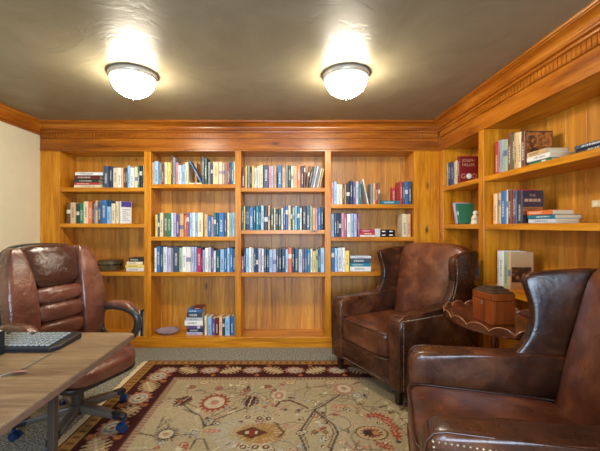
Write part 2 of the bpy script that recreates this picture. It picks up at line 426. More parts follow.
# ------------------------------------------------------------------ books
PAL = {'white':(236,234,226),'cream':(232,216,178),'tan':(204,168,120),'peach':(236,182,132),'orange':(222,110,52),'red':(190,54,48),
 'crimson':(186,36,86),'maroon':(104,34,34),'pink':(222,150,158),'navy':(36,52,84),'blue':(52,106,160),'light-blue':(156,194,226),'teal':(24,120,140),
 'dark-teal':(18,74,92),'green':(52,120,84),'dark-green':(34,66,52),'black':(34,32,36),'grey':(140,140,142),'pale-grey':(200,204,210),'purple':(98,80,132),
 'lavender':(186,180,208),'yellow':(236,206,104),'slate':(64,78,102),'brown':(106,66,40),'olive':(104,104,72),'sage':(160,180,150),'mauve':(158,98,128),'dark-red':(130,24,26)}
DARK = {'red','crimson','maroon','navy','blue','teal','dark-teal','green','dark-green','black','purple','slate','brown','olive','dark-red','mauve','orange'}
BOOKS = []          # records for the labels
ORD = 'first second third fourth fifth sixth seventh eighth ninth tenth eleventh twelfth thirteenth fourteenth fifteenth sixteenth seventeenth eighteenth nineteenth twentieth twenty-first twenty-second twenty-third twenty-fourth twenty-fifth twenty-sixth twenty-seventh twenty-eighth twenty-ninth thirtieth thirty-first thirty-second thirty-third thirty-fourth'.split()

def make_book(th, h, d, col, mark=None):
    """spine on y=0 facing -y, thickness along x, height along z"""
    t = min(.0028, th*.2); c = min(.005, th*.3)
    pts = [(0,c),(c*.3,c*.3),(c,0),(th-c,0),(th-c*.3,c*.3),(th,c),(th,d),(th-t,d),(th-t,t*1.5),(t,t*1.5),(t,d),(0,d)]
    bm = prism(bmesh.new(), pts, lambda p, z: Vector((p[0], p[1], z)), 0, h)
    mk = mark or random.choice(['bk_lt']*7+['bk_bl'] if col in DARK else ['bk_dk']*7+['bk_bd'])
    o = link_mesh('book', bm, M[mk])
    r, g, b_ = PAL[col]; j = random.uniform(.93, 1.06)
    o.color = srgb(min(255,r*j), min(255,g*j), min(255,b_*j))
    link_mesh('page_block', boxm(t, th-t, t*1.5, d-.005, .003, h-.003), M['paper'], o)
    return o

def rec(o, col, th, h, row, how='standing', special=None):
    BOOKS.append(dict(o=o, col=col, th=th, h=h, row=row, how=how, special=special))

def row_standing(spec, ox, sc, z, rowname, setback=.022, step=3.6):
    """spec 'a,b,h,colour[,lean]' in the zoomed picture of that shelf: a..b the spine, h the height in photo pixels"""
    S = F/(YF+setback)
    for it in spec.replace('\n', ' ').split(';'):
        it = it.strip()
        if not it: continue
        q = [s.strip() for s in it.split(',')]
        a, b_, hpx, col = float(q[0]), float(q[1]), float(q[2]), q[3]
        lean = float(q[4]) if len(q) > 4 else 0
        x0 = (ox+a/sc-CX)/S; x1 = (ox+b_/sc-CX)/S
        th = x1-x0-.0006; h = hpx/S
        d = min(.2, h*random.uniform(.62, .72))
        o = make_book(th, h, d, col)
        y = YF+setback+random.uniform(-.006, .016)
        o.location = (x0+.0003, y, z+.0005)
        if lean:
            l = math.radians(lean); o.rotation_euler = (0, l, 0)
            if l > 0: o.location.z = z+.0005+th*math.sin(l)      # top to the right, stands on its right corner
            else: o.location.x = x0
        rec(o, col, th, h, rowname)
    return

def row_lying(spec, ox, sc, oy, z, rowname, setback=.03):
    """spec 'a,b,top,bottom,colour' from the bottom book upwards"""
    S = F/(YF+setback); zz = z+.0005
    for it in spec.split(';'):
        a, b_, h, col = [s.strip() for s in it.split(',')][:4]
        x0 = (ox+float(a)/sc-CX)/S; x1 = (ox+float(b_)/sc-CX)/S
        th = float(h)/S
        o = make_book(th-.0005, x1-x0, .16+random.uniform(-.02,.02), col)
        o.rotation_euler = (0, PI/2, 0); o.location = (x0, YF+setback+random.uniform(-.004,.006), zz+th-.0005)
        zz += th
        rec(o, col, th, x1-x0, rowname, 'lying')
    return zz

R11, R12, R13, R14 = 'top shelf of the first bay', 'second shelf of the first bay', 'third shelf of the first bay', 'floor of the first bay'
R21, R22, R23, R24 = 'top shelf of the second bay', 'second shelf of the second bay', 'third shelf of the second bay', 'floor of the second bay'
R31, R32, R33 = 'top shelf of the third bay', 'second shelf of the third bay', 'third shelf of the third bay'
R41, R42, R43 = 'top shelf of the fourth bay', 'second shelf of the fourth bay', 'third shelf of the fourth bay'
row_lying('62,268,3.0,cream;64,250,2.4,red;58,246,3.0,dark-green;62,252,4.0,maroon;68,276,3.3,white', 66, 7.5, 160, SH[0][0], R11)
row_standing('282,318,21.5,slate;320,346,21.5,navy;350,384,20,cream;385,409,20,white;410,426,20,peach;427,444,19.5,brown;445,459,20,black;460,480,22,light-blue;481,509,20,white;510,534,21,cream;535,549,22,green;550,572,22,black;573,584,22,sage', 66, 7.5, SH[0][0], R11)
row_standing('32,60,21,brown;61,99,21,tan;101,124,20,dark-green;125,156,20.5,green;158,194,22,cream;195,225,22,orange;226,236,21,black;237,249,20.5,grey;250,266,23,tan;267,291,22,slate;292,330,23.5,blue;331,360,17,light-blue;368,398,20,cream;403,424,22,cream', 62, 7.5, SH[0][1], R12)
row_lying('360,545,3.6,white;352,540,3.0,yellow;366,525,3.2,cream;386,545,3.8,black', 90, 10, 252, SH[0][2], R13)
row_standing('135,150,25,white;151,164,26,black;165,180,24,grey', 120, 7.5, BOTZ, R14)
row_standing('25,38,22,tan;40,66,23,light-blue;70,88,21,grey;89,104,20,brown;105,124,22,cream;125,146,22,yellow;148,159,29,brown;160,178,27,grey;179,195,22,pink;197,219,19,white;220,239,20,light-blue;240,262,22,cream;352,366,27.5,slate;367,386,26,dark-green;388,405,22.5,grey;407,421,20,navy;424,460,22,peach;462,484,22,cream;485,499,21,tan;500,514,20.5,grey;515,528,21,red;530,540,22,navy;541,557,22.5,teal;558,569,22.5,cream', 148, 6.52, SH[1][0], R21)
row_lying('266,350,1.8,cream', 148, 6.52, 154, SH[1][0], R21)
row_standing('45,60,22,yellow;61,73,23,slate;75,98,24,cream;100,129,23.5,olive;130,149,23.5,green;150,163,24,white;165,181,23.5,lavender;182,202,22,purple;205,232,23,tan;234,248,21.5,orange;250,268,24,mauve;270,285,24,light-blue;286,304,24,white;305,323,23.5,light-blue;325,358,24,cream;365,388,22,tan;390,410,20.5,blue;411,427,20,pink;430,444,24,teal;445,460,23,dark-teal;461,495,24,blue;497,513,23.5,slate;515,530,24,cream;532,547,23.5,sage;549,567,24,light-blue', 148, 6.52, SH[1][1], R22)
row_standing('42,55,24,white;57,80,25.5,blue;82,97,25,slate;98,125,25,pale-grey;127,147,24,lavender;149,164,24,grey;165,199,25,slate;200,221,24,sage;222,246,25,white;247,277,25,white;279,299,25,lavender;300,313,25,light-blue;317,346,23.5,crimson;347,356,24,navy;357,369,22,lavender;370,391,24,white;392,410,24.5,pale-grey;412,425,23,purple;427,441,21,white;443,466,22,dark-teal;468,495,22.5,light-blue;497,513,23,blue;515,531,24,light-blue;533,551,24,blue;552,569,23,slate', 148, 6.52, SH[1][2], R23)
row_standing('22,43,20,maroon;44,50,21,tan;51,59,22,yellow;62,77,22,grey;78,91,21.5,black;92,105,22,yellow;107,124,20,pale-grey;125,140,22,cream;141,162,23,cream;165,200,23,slate;201,215,21.5,pink;216,231,22,lavender;232,251,22,tan;258,286,23,blue;288,310,20.5,tan;311,326,23,grey;327,346,22.5,dark-green;347,361,22,cream;362,385,22,peach;386,408,22.5,orange;410,428,22,navy;429,440,22.5,brown', 238, 6.52, SH[2][0], R31)
row_standing('441,455,22,brown,9;457,470,22,black,11;472,484,21.5,grey,12;487,499,22,pale-grey,12;501,513,22,grey,12;515,524,20,cream,12;528,537,19.5,tan,12', 238, 6.52, SH[2][0], R31)
row_standing('22,37,24,dark-teal;38,44,24,yellow;45,57,24,navy;58,71,24,slate;73,100,22.5,blue;101,115,24,dark-teal;116,135,24,teal;136,149,24,navy;150,168,24.5,light-blue;170,194,24,black;195,209,24.5,tan;212,234,21.5,dark-green;235,244,22,cream;245,262,21,black;263,281,21.5,dark-green;282,295,22,white;297,309,24,purple;310,326,24,blue;328,344,24.5,cream;345,355,24,dark-green;356,369,22.5,sage;370,385,24,light-blue;387,403,23.5,teal;404,416,22,white;420,445,24,black;446,469,24,slate;470,483,24,sage;485,507,22,tan;508,519,21.5,pink;521,539,22,blue;540,556,23,navy', 238, 6.52, SH[2][1], R32)
row_standing('22,38,16,mauve;39,49,24,navy;50,70,24,light-blue;71,86,25,white;87,101,24,pale-grey;102,116,23.5,dark-teal;117,131,24,navy;133,149,24,lavender;152,168,23.5,white;170,185,24,slate;186,201,23.5,navy;203,226,22.5,light-blue;227,250,23,lavender;252,265,23.5,slate;266,283,23,dark-green;285,308,24,navy;310,326,23,light-blue;327,351,24.5,orange;352,368,24,navy;370,393,24,dark-teal;395,420,23,pale-grey;421,435,22,purple;436,451,23.5,blue;452,471,23,teal;473,487,23.5,white;488,508,21,yellow;509,521,23,sage;522,536,23.5,slate;538,564,24,light-blue', 238, 6.52, SH[2][2], R33)
row_standing('22,38,21.5,pink;40,57,23,light-blue;58,74,20,white;75,95,20,cream;97,109,21,brown;110,119,20,tan;120,142,21,black;145,163,24,navy;165,180,22,purple;182,201,23,pale-grey;203,216,20,teal;278,292,21,grey;293,310,21,tan;312,326,20.5,red;327,339,22,olive;472,488,23,red;490,503,22,slate;505,525,23,blue;527,546,23,slate', 328, 6.52, SH[3][0], R41)
row_lying('345,468,3.8,teal', 328, 6.52, 172, SH[3][0], R41)
row_standing('22,40,23,light-blue;42,57,23.5,slate;58,71,24,navy;72,86,24,navy;88,103,24,pink;104,122,23,mauve;125,149,23,white;150,168,23.5,light-blue;170,189,23,lavender;190,196,23.5,navy;197,206,23,mauve;486,517,23,cream;519,541,23,peach', 328, 6.52, SH[3][1], R42)
row_lying('208,305,1.9,white;208,304,2.8,red;212,302,2.6,crimson', 328, 6.52, 206, SH[3][1], R42)
row_standing('22,43,24,blue;45,63,23.5,light-blue;65,94,24,pale-grey;95,111,24,white;112,139,21,yellow', 328, 6.52, SH[3][2], R43)
row_lying('144,280,5.0,white;144,278,3.4,teal;148,278,4.6,slate;145,280,2.6,pale-grey', 328, 6.52, 242, SH[3][2], R43)
row_lying('244,350,2.8,lavender;246,352,3.6,navy;246,350,3.0,purple;231,352,5.2,white;241,352,3.0,pale-grey;246,346,5.0,slate;247,346,3.0,blue;282,352,1.8,maroon', 150, 6.67, 294, BOTZ, R24, .06)
row_standing('362,376,19,cream;380,409,18,light-blue;412,433,16.5,purple;435,457,17.5,maroon;460,481,18.5,peach;482,498,17,dark-teal;500,531,18.5,light-blue;535,556,18.5,blue;557,566,18,grey', 150, 6.67, BOTZ, R24, .05)

# books that lean or turn, each placed by hand
def px(xp, Y): return (xp-CX)*Y/F
o = make_book(.016, .25, .1, 'blue'); o.location = (px(200.2, 3.63), 3.625, SH[1][0]+.0215); o.rotation_euler = (0, math.radians(-28), 0)
rec(o, 'blue', .018, .262, R21, special='blue book leaning steeply inside the gap, top shelf of the second bay')
o = make_book(.013, .232, .13, 'peach'); o.location = (px(194.0, 3.7), 3.80, SH[1][0]+.0205); o.rotation_euler = (0, 0, 0)
o.location.y = 3.745; o.location.x = px(195.5, 3.75); rec(o, 'peach', .013, .23, R21, special='peach book upright behind the steeply leaning blue one, top shelf of the second bay')
o = make_book(.013, .272, .17, 'white'); o.location = (px(367.8, 3.63), 3.632, SH[3][0]+.001); o.rotation_euler = (0, math.radians(-12), 0)
rec(o, 'white', .016, .27, R41, special='tall white book leaning against its neighbours, top shelf of the fourth bay')
o = make_book(.036, .2, .078, 'red'); o.location = (1.128, 3.808, SH[3][0]+.0005)
rec(o, 'red', .036, .2, R41, special='faded red book standing set back behind the lying teal one')
o = make_book(.02, .235, .12, 'white'); o.rotation_euler = (0, 0, math.radians(-38)); o.location = (px(119.9, 3.65), 3.645, SH[0][1]+.0005)
rec(o, 'white', .02, .235, R12, special='white book with purple top turned to show its cover, last on the second shelf')
pt = link_mesh('cover_panel', boxm(.0195, .0215, .006, .114, .175, .234), simple('violet_cover', srgb(78,62,140), .4, noise=.25, nscale=30), o)
pt['label'] = 'violet top of the cover'
bm = bmesh.new()
for i in range(7): box(bm, .0198, .0206, .02, .1-.02*(i % 3), .03+.019*i, .036+.019*i)
link_mesh('cover_lettering', bm, simple('grey_print', srgb(150,148,150), .6, noise=.05), o)

# side bookcase: spines face -x, so a standing row runs along y
def side_book(th, h, d, col, y_far, z, mark=None, setback=.035, lean=0):
    """book turned 90 degrees: spine towards -x; its far board at y_far"""
    o = make_book(th-.0006, h, d, col, mark)
    o.rotation_euler = (0, 0, -PI/2)             # local -y -> -x, local +x -> -y
    o.location = (XR+setback+random.uniform(-.004,.008), y_far, z+.0005)
    if lean: o.rotation_euler = (0, math.radians(lean), -PI/2)
    return o
RB1, RB2, RB3 = 'top shelf of the corner bay', 'middle shelf of the corner bay', 'low shelf of the corner bay'
RW1, RW2, RW3 = 'top shelf of the wide side bay', 'middle shelf of the wide side bay', 'low shelf of the wide side bay'
def side_row(spec, y, z, rowname):
    for th, h, col in spec:
        o = side_book(th, h, h*.66, col, y, z); y -= th
        rec(o, col, th, h, rowname)
    return y
y = side_row([(.03,.235,'light-blue'),(.055,.235,'navy'),(.05,.225,'slate'),(.035,.225,'pale-grey'),(.04,.235,'cream')], 3.508, 1.668, RB1)
def text_on(o, body, size, x, zc, mat, th, name='cover_title', sx=1.0):
    """raised print on the board that faces +x in the book's own space"""
    cu = bpy.data.curves.new(name, 'FONT'); cu.body = body; cu.size = size; cu.align_x = 'CENTER'; cu.align_y = 'CENTER'
    cu.extrude = .0003; cu.materials.append(mat)
    tmp = bpy.data.objects.new(name, cu); C.objects.link(tmp); bpy.context.view_layer.update()
    me = bpy.data.meshes.new_from_object(tmp.evaluated_get(bpy.context.evaluated_depsgraph_get())); bpy.data.objects.remove(tmp)
    if not me.materials: me.materials.append(mat)
    t = bpy.data.objects.new(name, me); C.objects.link(t); t.parent = o
    t.rotation_euler = (PI/2, 0, PI/2); t.location = (th+.0004, x, zc); t.scale = (sx, 1, 1)
    return t
o = side_book(.045, .26, .178, 'dark-red', y, 1.668); rec(o, 'dark-red', .045, .26, RB1, special='thick dark red book with pale lettering on its cover, corner bay top shelf')
text_on(o, 'JOSEPH', .036, .085, .218, M['textpale'], .0444); text_on(o, 'HELLER', .036, .085, .178, M['textpale'], .0444)
text_on(o, 'G', .064, .037, .07, M['textpale'], .0444); text_on(o, 'D', .064, .143, .07, M['textpale'], .0444)
bm = lathe(bmesh.new(), [(0,.0012),(.024,.0012),(.026,0)], 24)
k = link_mesh('cover_emblem', bm, M['textwhite'], o, True); k.rotation_euler = (0, PI/2, 0); k.location = (.0446, .09, .072)
o = side_book(.03, .21, .15, 'lavender', 3.33, 1.286, lean=-17); rec(o, 'lavender', .03, .21, RB2, special='white and violet book leaning in the corner bay behind the green one')
o = side_book(.028, .2, .165, 'green', 3.275, 1.286, 'bk_bl', lean=-17); rec(o, 'green', .028, .2, RB2, special='green book leaning beside the little cream figurine, corner bay')
o = side_book(.03, .2, .15, 'blue', 3.2, .81); rec(o, 'blue', .03, .2, RB3, special='blue book standing alone behind the wing of the far armchair')

y = side_row([(.046,.25,'red'),(.034,.255,'grey'),(.03,.25,'lavender'),(.05,.24,'sage'),(.04,.275,'brown'),(.034,.265,'olive'),(.034,.26,'tan'),(.034,.255,'cream')], 2.69, 1.668, RW1)
o = side_book(.04, .25, .19, 'brown', y, 1.668); rec(o, 'brown', .04, .25, RW1, special='brown book with an orange painted cover beside the lying white one')
def art_mat():
    m, nt, b = new_mat('orange_brown_art'); tc = nd(nt, 'ShaderNodeTexCoord')
    n = nd(nt, 'ShaderNodeTexNoise', i_Scale=14, i_Detail=3, i_Distortion=2.5); nt.links.new(tc.outputs['Object'], n.inputs['Vector'])
    r = ramp(nt, [(.3, srgb(62,40,26)), (.48, srgb(122,76,40)), (.58, srgb(196,112,44)), (.72, srgb(120,104,70))]); nt.links.new(n.outputs[0], r.inputs[0]); nt.links.new(r.outputs[0], b.inputs['Base Color'])
    b.inputs['Roughness'].default_value = .35
    return m
ART = art_mat()
k = link_mesh('cover_picture', boxm(.0392, .0402, .012, .184, .01, .24), ART, o); k['label'] = 'painted orange and brown cover'
def side_lying(spec, y_far, z, rowname):
    """flat books, spine to the room; spec from the bottom: (thickness, length along y, width, colour)"""
    for th, ln, wd, col, sp in spec:
        o = make_book(th-.0005, ln, wd, col)
        o.rotation_euler = Euler((0, PI/2, -PI/2), 'XYZ')
        o.location = (XR+.035+random.uniform(-.006,.008), y_far, z+th)
        z += th
        rec(o, col, th, ln, rowname, 'lying', sp)
side_lying([(.024,.2,.165,'green','green book lying lowest of three beside the painted brown cover'),
            (.034,.205,.165,'white','white book lying in the middle of three on the wide top shelf'),
            (.032,.17,.15,'tan','tan book lying topmost of three on the wide top shelf')], 2.315, 1.668, RW1)
side_lying([(.024,.26,.17,'black','black book lying under a grey one at the open end of the top shelf'),
            (.024,.25,.165,'slate','slate book lying on a black one at the open end of the top shelf')], 1.93, 1.668, RW1)
y = side_row([(.044,.235,'peach'),(.026,.235,'grey'),(.022,.235,'tan'),(.056,.245,'blue'),(.036,.25,'white'),(.036,.245,'brown'),(.024,.245,'red'),(.03,.235,'slate')], 2.705, 1.286, RW2)
o = side_book(.046, .23, .15, 'slate', y, 1.286); o.color = srgb(62,50,56); rec(o, 'slate', .046, .23, RW2, special='dark slate book with THE on its cover behind the stack of three')
text_on(o, 'THE', .024, .075, .195, M['textpale'], .0455)
def sunset():
    m, nt, b = new_mat('sunset_print'); tc = nd(nt, 'ShaderNodeTexCoord')
    n = nd(nt, 'ShaderNodeTexNoise', i_Scale=30, i_Detail=3); mp = nd(nt, 'ShaderNodeMapping'); mp.inputs['Scale'].default_value = (1,.4,2)
    nt.links.new(tc.outputs['Object'], mp.inputs[0]); nt.links.new(mp.outputs[0], n.inputs['Vector'])
    r = ramp(nt, [(.35, srgb(60,40,40)), (.6, srgb(190,112,52))]); nt.links.new(n.outputs[0], r.inputs[0]); nt.links.new(r.outputs[0], b.inputs['Base Color'])
    b.inputs['Roughness'].default_value = .4
    return m
k = link_mesh('cover_picture', boxm(.045, .0458, .008, .146, .06, .115), sunset(), o); k['label'] = 'orange sunset strip on the cover'
bm = bmesh.new()
for i, (a, b_) in enumerate(((.02,.045),(.05,.075),(.08,.105),(.11,.13))): box(bm, .0452, .0458, a, b_, .152, .172)
link_mesh('cover_lettering', bm, M['textpale'], o)
side_lying([(.03,.235,.15,'pale-grey','pale book lying lowest of three on the middle side shelf'),
            (.024,.235,.17,'teal','teal book lying in the middle of three on the middle side shelf'),
            (.03,.22,.14,'orange','orange-spined book lying topmost of three on the middle side shelf')], 2.318, 1.286, RW2)
y = side_row([(.03,.27,'pale-grey'),(.05,.27,'white'),(.05,.265,'sage')], 2.665, .81, RW3)
o = side_book(.03, .27, .17, 'tan', y, .81); rec(o, 'cream', .03, .27, RW3, special='cream book with a sepia photo of two heads on its cover, low shelf')
def sepia():
    m, nt, b = new_mat('sepia_photo'); tc = nd(nt, 'ShaderNodeTexCoord')
    n = nd(nt, 'ShaderNodeTexVoronoi', i_Scale=26); nt.links.new(tc.outputs['Object'], n.inputs['Vector'])
    r = ramp(nt, [(.12, srgb(190,150,104)), (.34, srgb(98,58,34)), (.6, srgb(62,34,22))]); nt.links.new(n.outputs['Distance'], r.inputs[0]); nt.links.new(r.outputs[0], b.inputs['Base Color'])
    return m
k = link_mesh('cover_picture', boxm(.0292, .0302, .012, .155, .05, .16), sepia(), o); k['label'] = 'sepia photograph on the cover'

# ----------------------------------------------------- book labels
import collections
rows = collections.defaultdict(list)
for b_ in BOOKS: rows[b_['row']].append(b_)
used = set()
for b_ in BOOKS:
    b_['th_w'] = 'thin' if b_['th'] < .019 else ('thick' if b_['th'] > .038 else '')
    b_['h_w'] = 'tall' if b_['h'] > .262 else ('short' if b_['h'] < .222 else '')
for rn, lst in rows.items():
    st = [b_ for b_ in lst if b_['how'] == 'standing' and not b_['special']]
    ly = [b_ for b_ in lst if b_['how'] == 'lying' and not b_['special']]
    if rn in (RB1,RB2,RB3,RW1,RW2,RW3): st.sort(key=lambda q: -q['o'].location.y)
    else: st.sort(key=lambda q: q['o'].location.x)
    for b_ in lst: b_['o']['group'] = 'books on the '+rn; b_['o']['category'] = 'book'
    looks = collections.Counter((q['th_w'], q['h_w'], q['col']) for q in st)
    cols = collections.Counter(q['col'] for q in st)
    for i, q in enumerate(st):
        adj = (q['h_w']+' '+q['th_w']).strip(); lk = (adj+' '+q['col']).strip()
        if cols[q['col']] == 1 and rn:
            t = f"{lk} book, only {q['col']} spine standing on the {rn}"
        elif looks[(q['th_w'], q['h_w'], q['col'])] == 1 and adj:
            t = f"{lk} book, {ORD[i]} spine along the {rn}"
        else:
            nb = st[i-1]['col'] if i else None
            if nb and i+1 < len(st): t = f"{lk} book between {nb} and {st[i+1]['col']}, {ORD[i]} along the {rn}"
            else: t = f"{lk} book, {ORD[i]} of the row on the {rn}"
        w = t.split()
        if len(w) > 16: t = f"{lk} book, {ORD[i]} spine along the {rn}"
        q['label'] = t
    for i, q in enumerate(ly):
        if len(ly) == 1: q['label'] = f"{q['col']} book lying flat on the {rn}"
        else:
            pos = 'lowest' if i == 0 else ('topmost' if i == len(ly)-1 else ORD[i]+' from the bottom')
            q['label'] = f"{q['col']} book lying {pos} in the stack, {rn}"
    for q in lst:
        t = q['special'] or q['label']
        assert t not in used, t
        used.add(t); q['o']['label'] = t

# ------------------------------------------------ small things on shelves
t = empty('round_tin', (px(110.5, 3.74), 3.745, SH[0][2]+.0008), 0, 'low round grey metal tin with a lid beside the lying books, first bay', 'tin')
link_mesh('body', lathe(bmesh.new(), [(0,0),(.118,0),(.12,.004),(.12,.078),(.116,.08),(0,.08)], 40), M['tin'], t, True, 40)
link_mesh('lid', lathe(bmesh.new(), [(.122,.072),(.125,.074),(.125,.104),(.118,.111),(.06,.114),(0,.115)], 40), M['tin'], t, True, 40)
link_mesh('band', lathe(bmesh.new(), [(.1195,.062),(.1245,.062),(.1245,.071),(.1195,.071)], 40), M['black'], t, True, 40)
t = empty('dish', (px(167.5, 3.72), 3.73, BOTZ), 0, 'flat mottled violet-grey glass dish on the floor of the second bay', 'dish')
bm = lathe(bmesh.new(), [(0,.002),(.075,.002),(.09,.006),(.118,.032),(.121,.036),(.117,.037),(.088,.014),(.07,.011),(0,.011)], 36)
for v in bm.verts: v.co.y *= .85
link_mesh('bowl', bm, M['dish'], t, True)
rim = bmesh.new(); tube(rim, [(.122*math.cos(a)*(1+.03*math.sin(8*a)), .122*.85*math.sin(a)*(1+.03*math.sin(8*a)), .036+.004*math.sin(16*a)) for a in [i*2*PI/96 for i in range(96)]], .004, 6, True)
link_mesh('rim', rim, M['dish'], t, True)
# black cassettes beside the red books
cz = SH[3][1]
for i, (c, r_) in enumerate(((0,0),(0,1),(1,0),(1,1))):
    x0 = px(380.6+c*7.4, 3.64); z0 = cz+.0005+r_*.0385
    nm = [['lower','upper'],['lower','upper']][c][r_]
    w = empty('video_cassette', (x0, 3.64, z0), 0, f"{nm} black cassette box in the stack {'beside the red books' if c == 0 else 'towards the standing cream book'}, fourth bay", 'cassette', 'black cassette boxes on the second shelf of the fourth bay')
    link_mesh('case', boxm(0, px(387.8, 3.64)-px(380.6, 3.64), 0, .17, 0, .038, .003), M['black'], w)
    link_mesh('label_sticker', boxm(.014, .05, -.0008, .001, .013, .024), M['textwhite'], w)
t = link_mesh('box', boxm(px(374.9,3.64), px(380.3,3.64), 3.64, 3.78, cz+.0005, cz+.086, .003), M['palegrey'])
tag(t, 'small pale grey box between the red books and the black cassettes', 'box')
# figurine
t = empty('figurine', (1.665, 3.10, 1.2865), .4, 'small cream ceramic figurine in front of the leaning green book, corner bay', 'figurine')
link_mesh('body', lathe(bmesh.new(), [(0,0),(.038,0),(.04,.008),(.032,.03),(.034,.05),(.024,.075),(.012,.084),(0,.085)], 20), M['ceramic'], t, True)
link_mesh('head', rcube(.024,.024,.022, 2.4, 6, None, (0,-.006,.1)), M['ceramic'], t, True)
for s in (-1,1): link_mesh('arm', rcube(.009,.02,.011, 2.4, 5, None, (s*.036,-.01,.055)), M['ceramic'], t, True)
# socket plate on the back of the wide bay
t = empty('outlet_plate', (XRB, 2.05, 1.405), 0, 'cream socket plate on the back boards of the wide side bay', 'outlet')
link_mesh('plate', boxm(-.006, -.0005, -.065, .06, -.021, .021, .002), M['plate'], t)
for yy in (-.03,.03):
    s_ = boxm(-.0075, -.0055, yy-.014, yy+.014, -.012, .012, .0006); link_mesh('socket', s_, M['white'], t)

# -------------------------------------------------------------- lamps
for i, (x, y) in enumerate(((-1.11,2.44),(.396,2.44))):
    t = empty('ceiling_lamp', (x, y, CEIL), 0, ['lit domed ceiling lamp above the office chair side of the rug','lit domed ceiling lamp nearer the side bookcase and armchairs'][i], 'ceiling lamp', 'flush ceiling lamps')
    link_mesh('pan', lathe(bmesh.new(), [(0,0),(.156,0),(.162,-.006),(.163,-.026),(.157,-.034),(.152,-.040),(.143,-.040),(.139,-.030),(0,-.030)], 48), M['nickel'], t, True, 50)
    pr = [(.144,-.036)] + [(.146*math.cos(a), -.042-.122*math.sin(a)) for a in [j*PI/2/14 for j in range(14)]] + [(0,-.164)]
    link_mesh('glass_dome', lathe(bmesh.new(), pr, 48), M['lampglass'], t, True)
    link_mesh('finial', lathe(bmesh.new(), [(0,-.163),(.013,-.163),(.016,-.168),(.011,-.174),(.006,-.178),(.007,-.184),(.003,-.19),(0,-.191)], 16), M['nickel'], t, True)

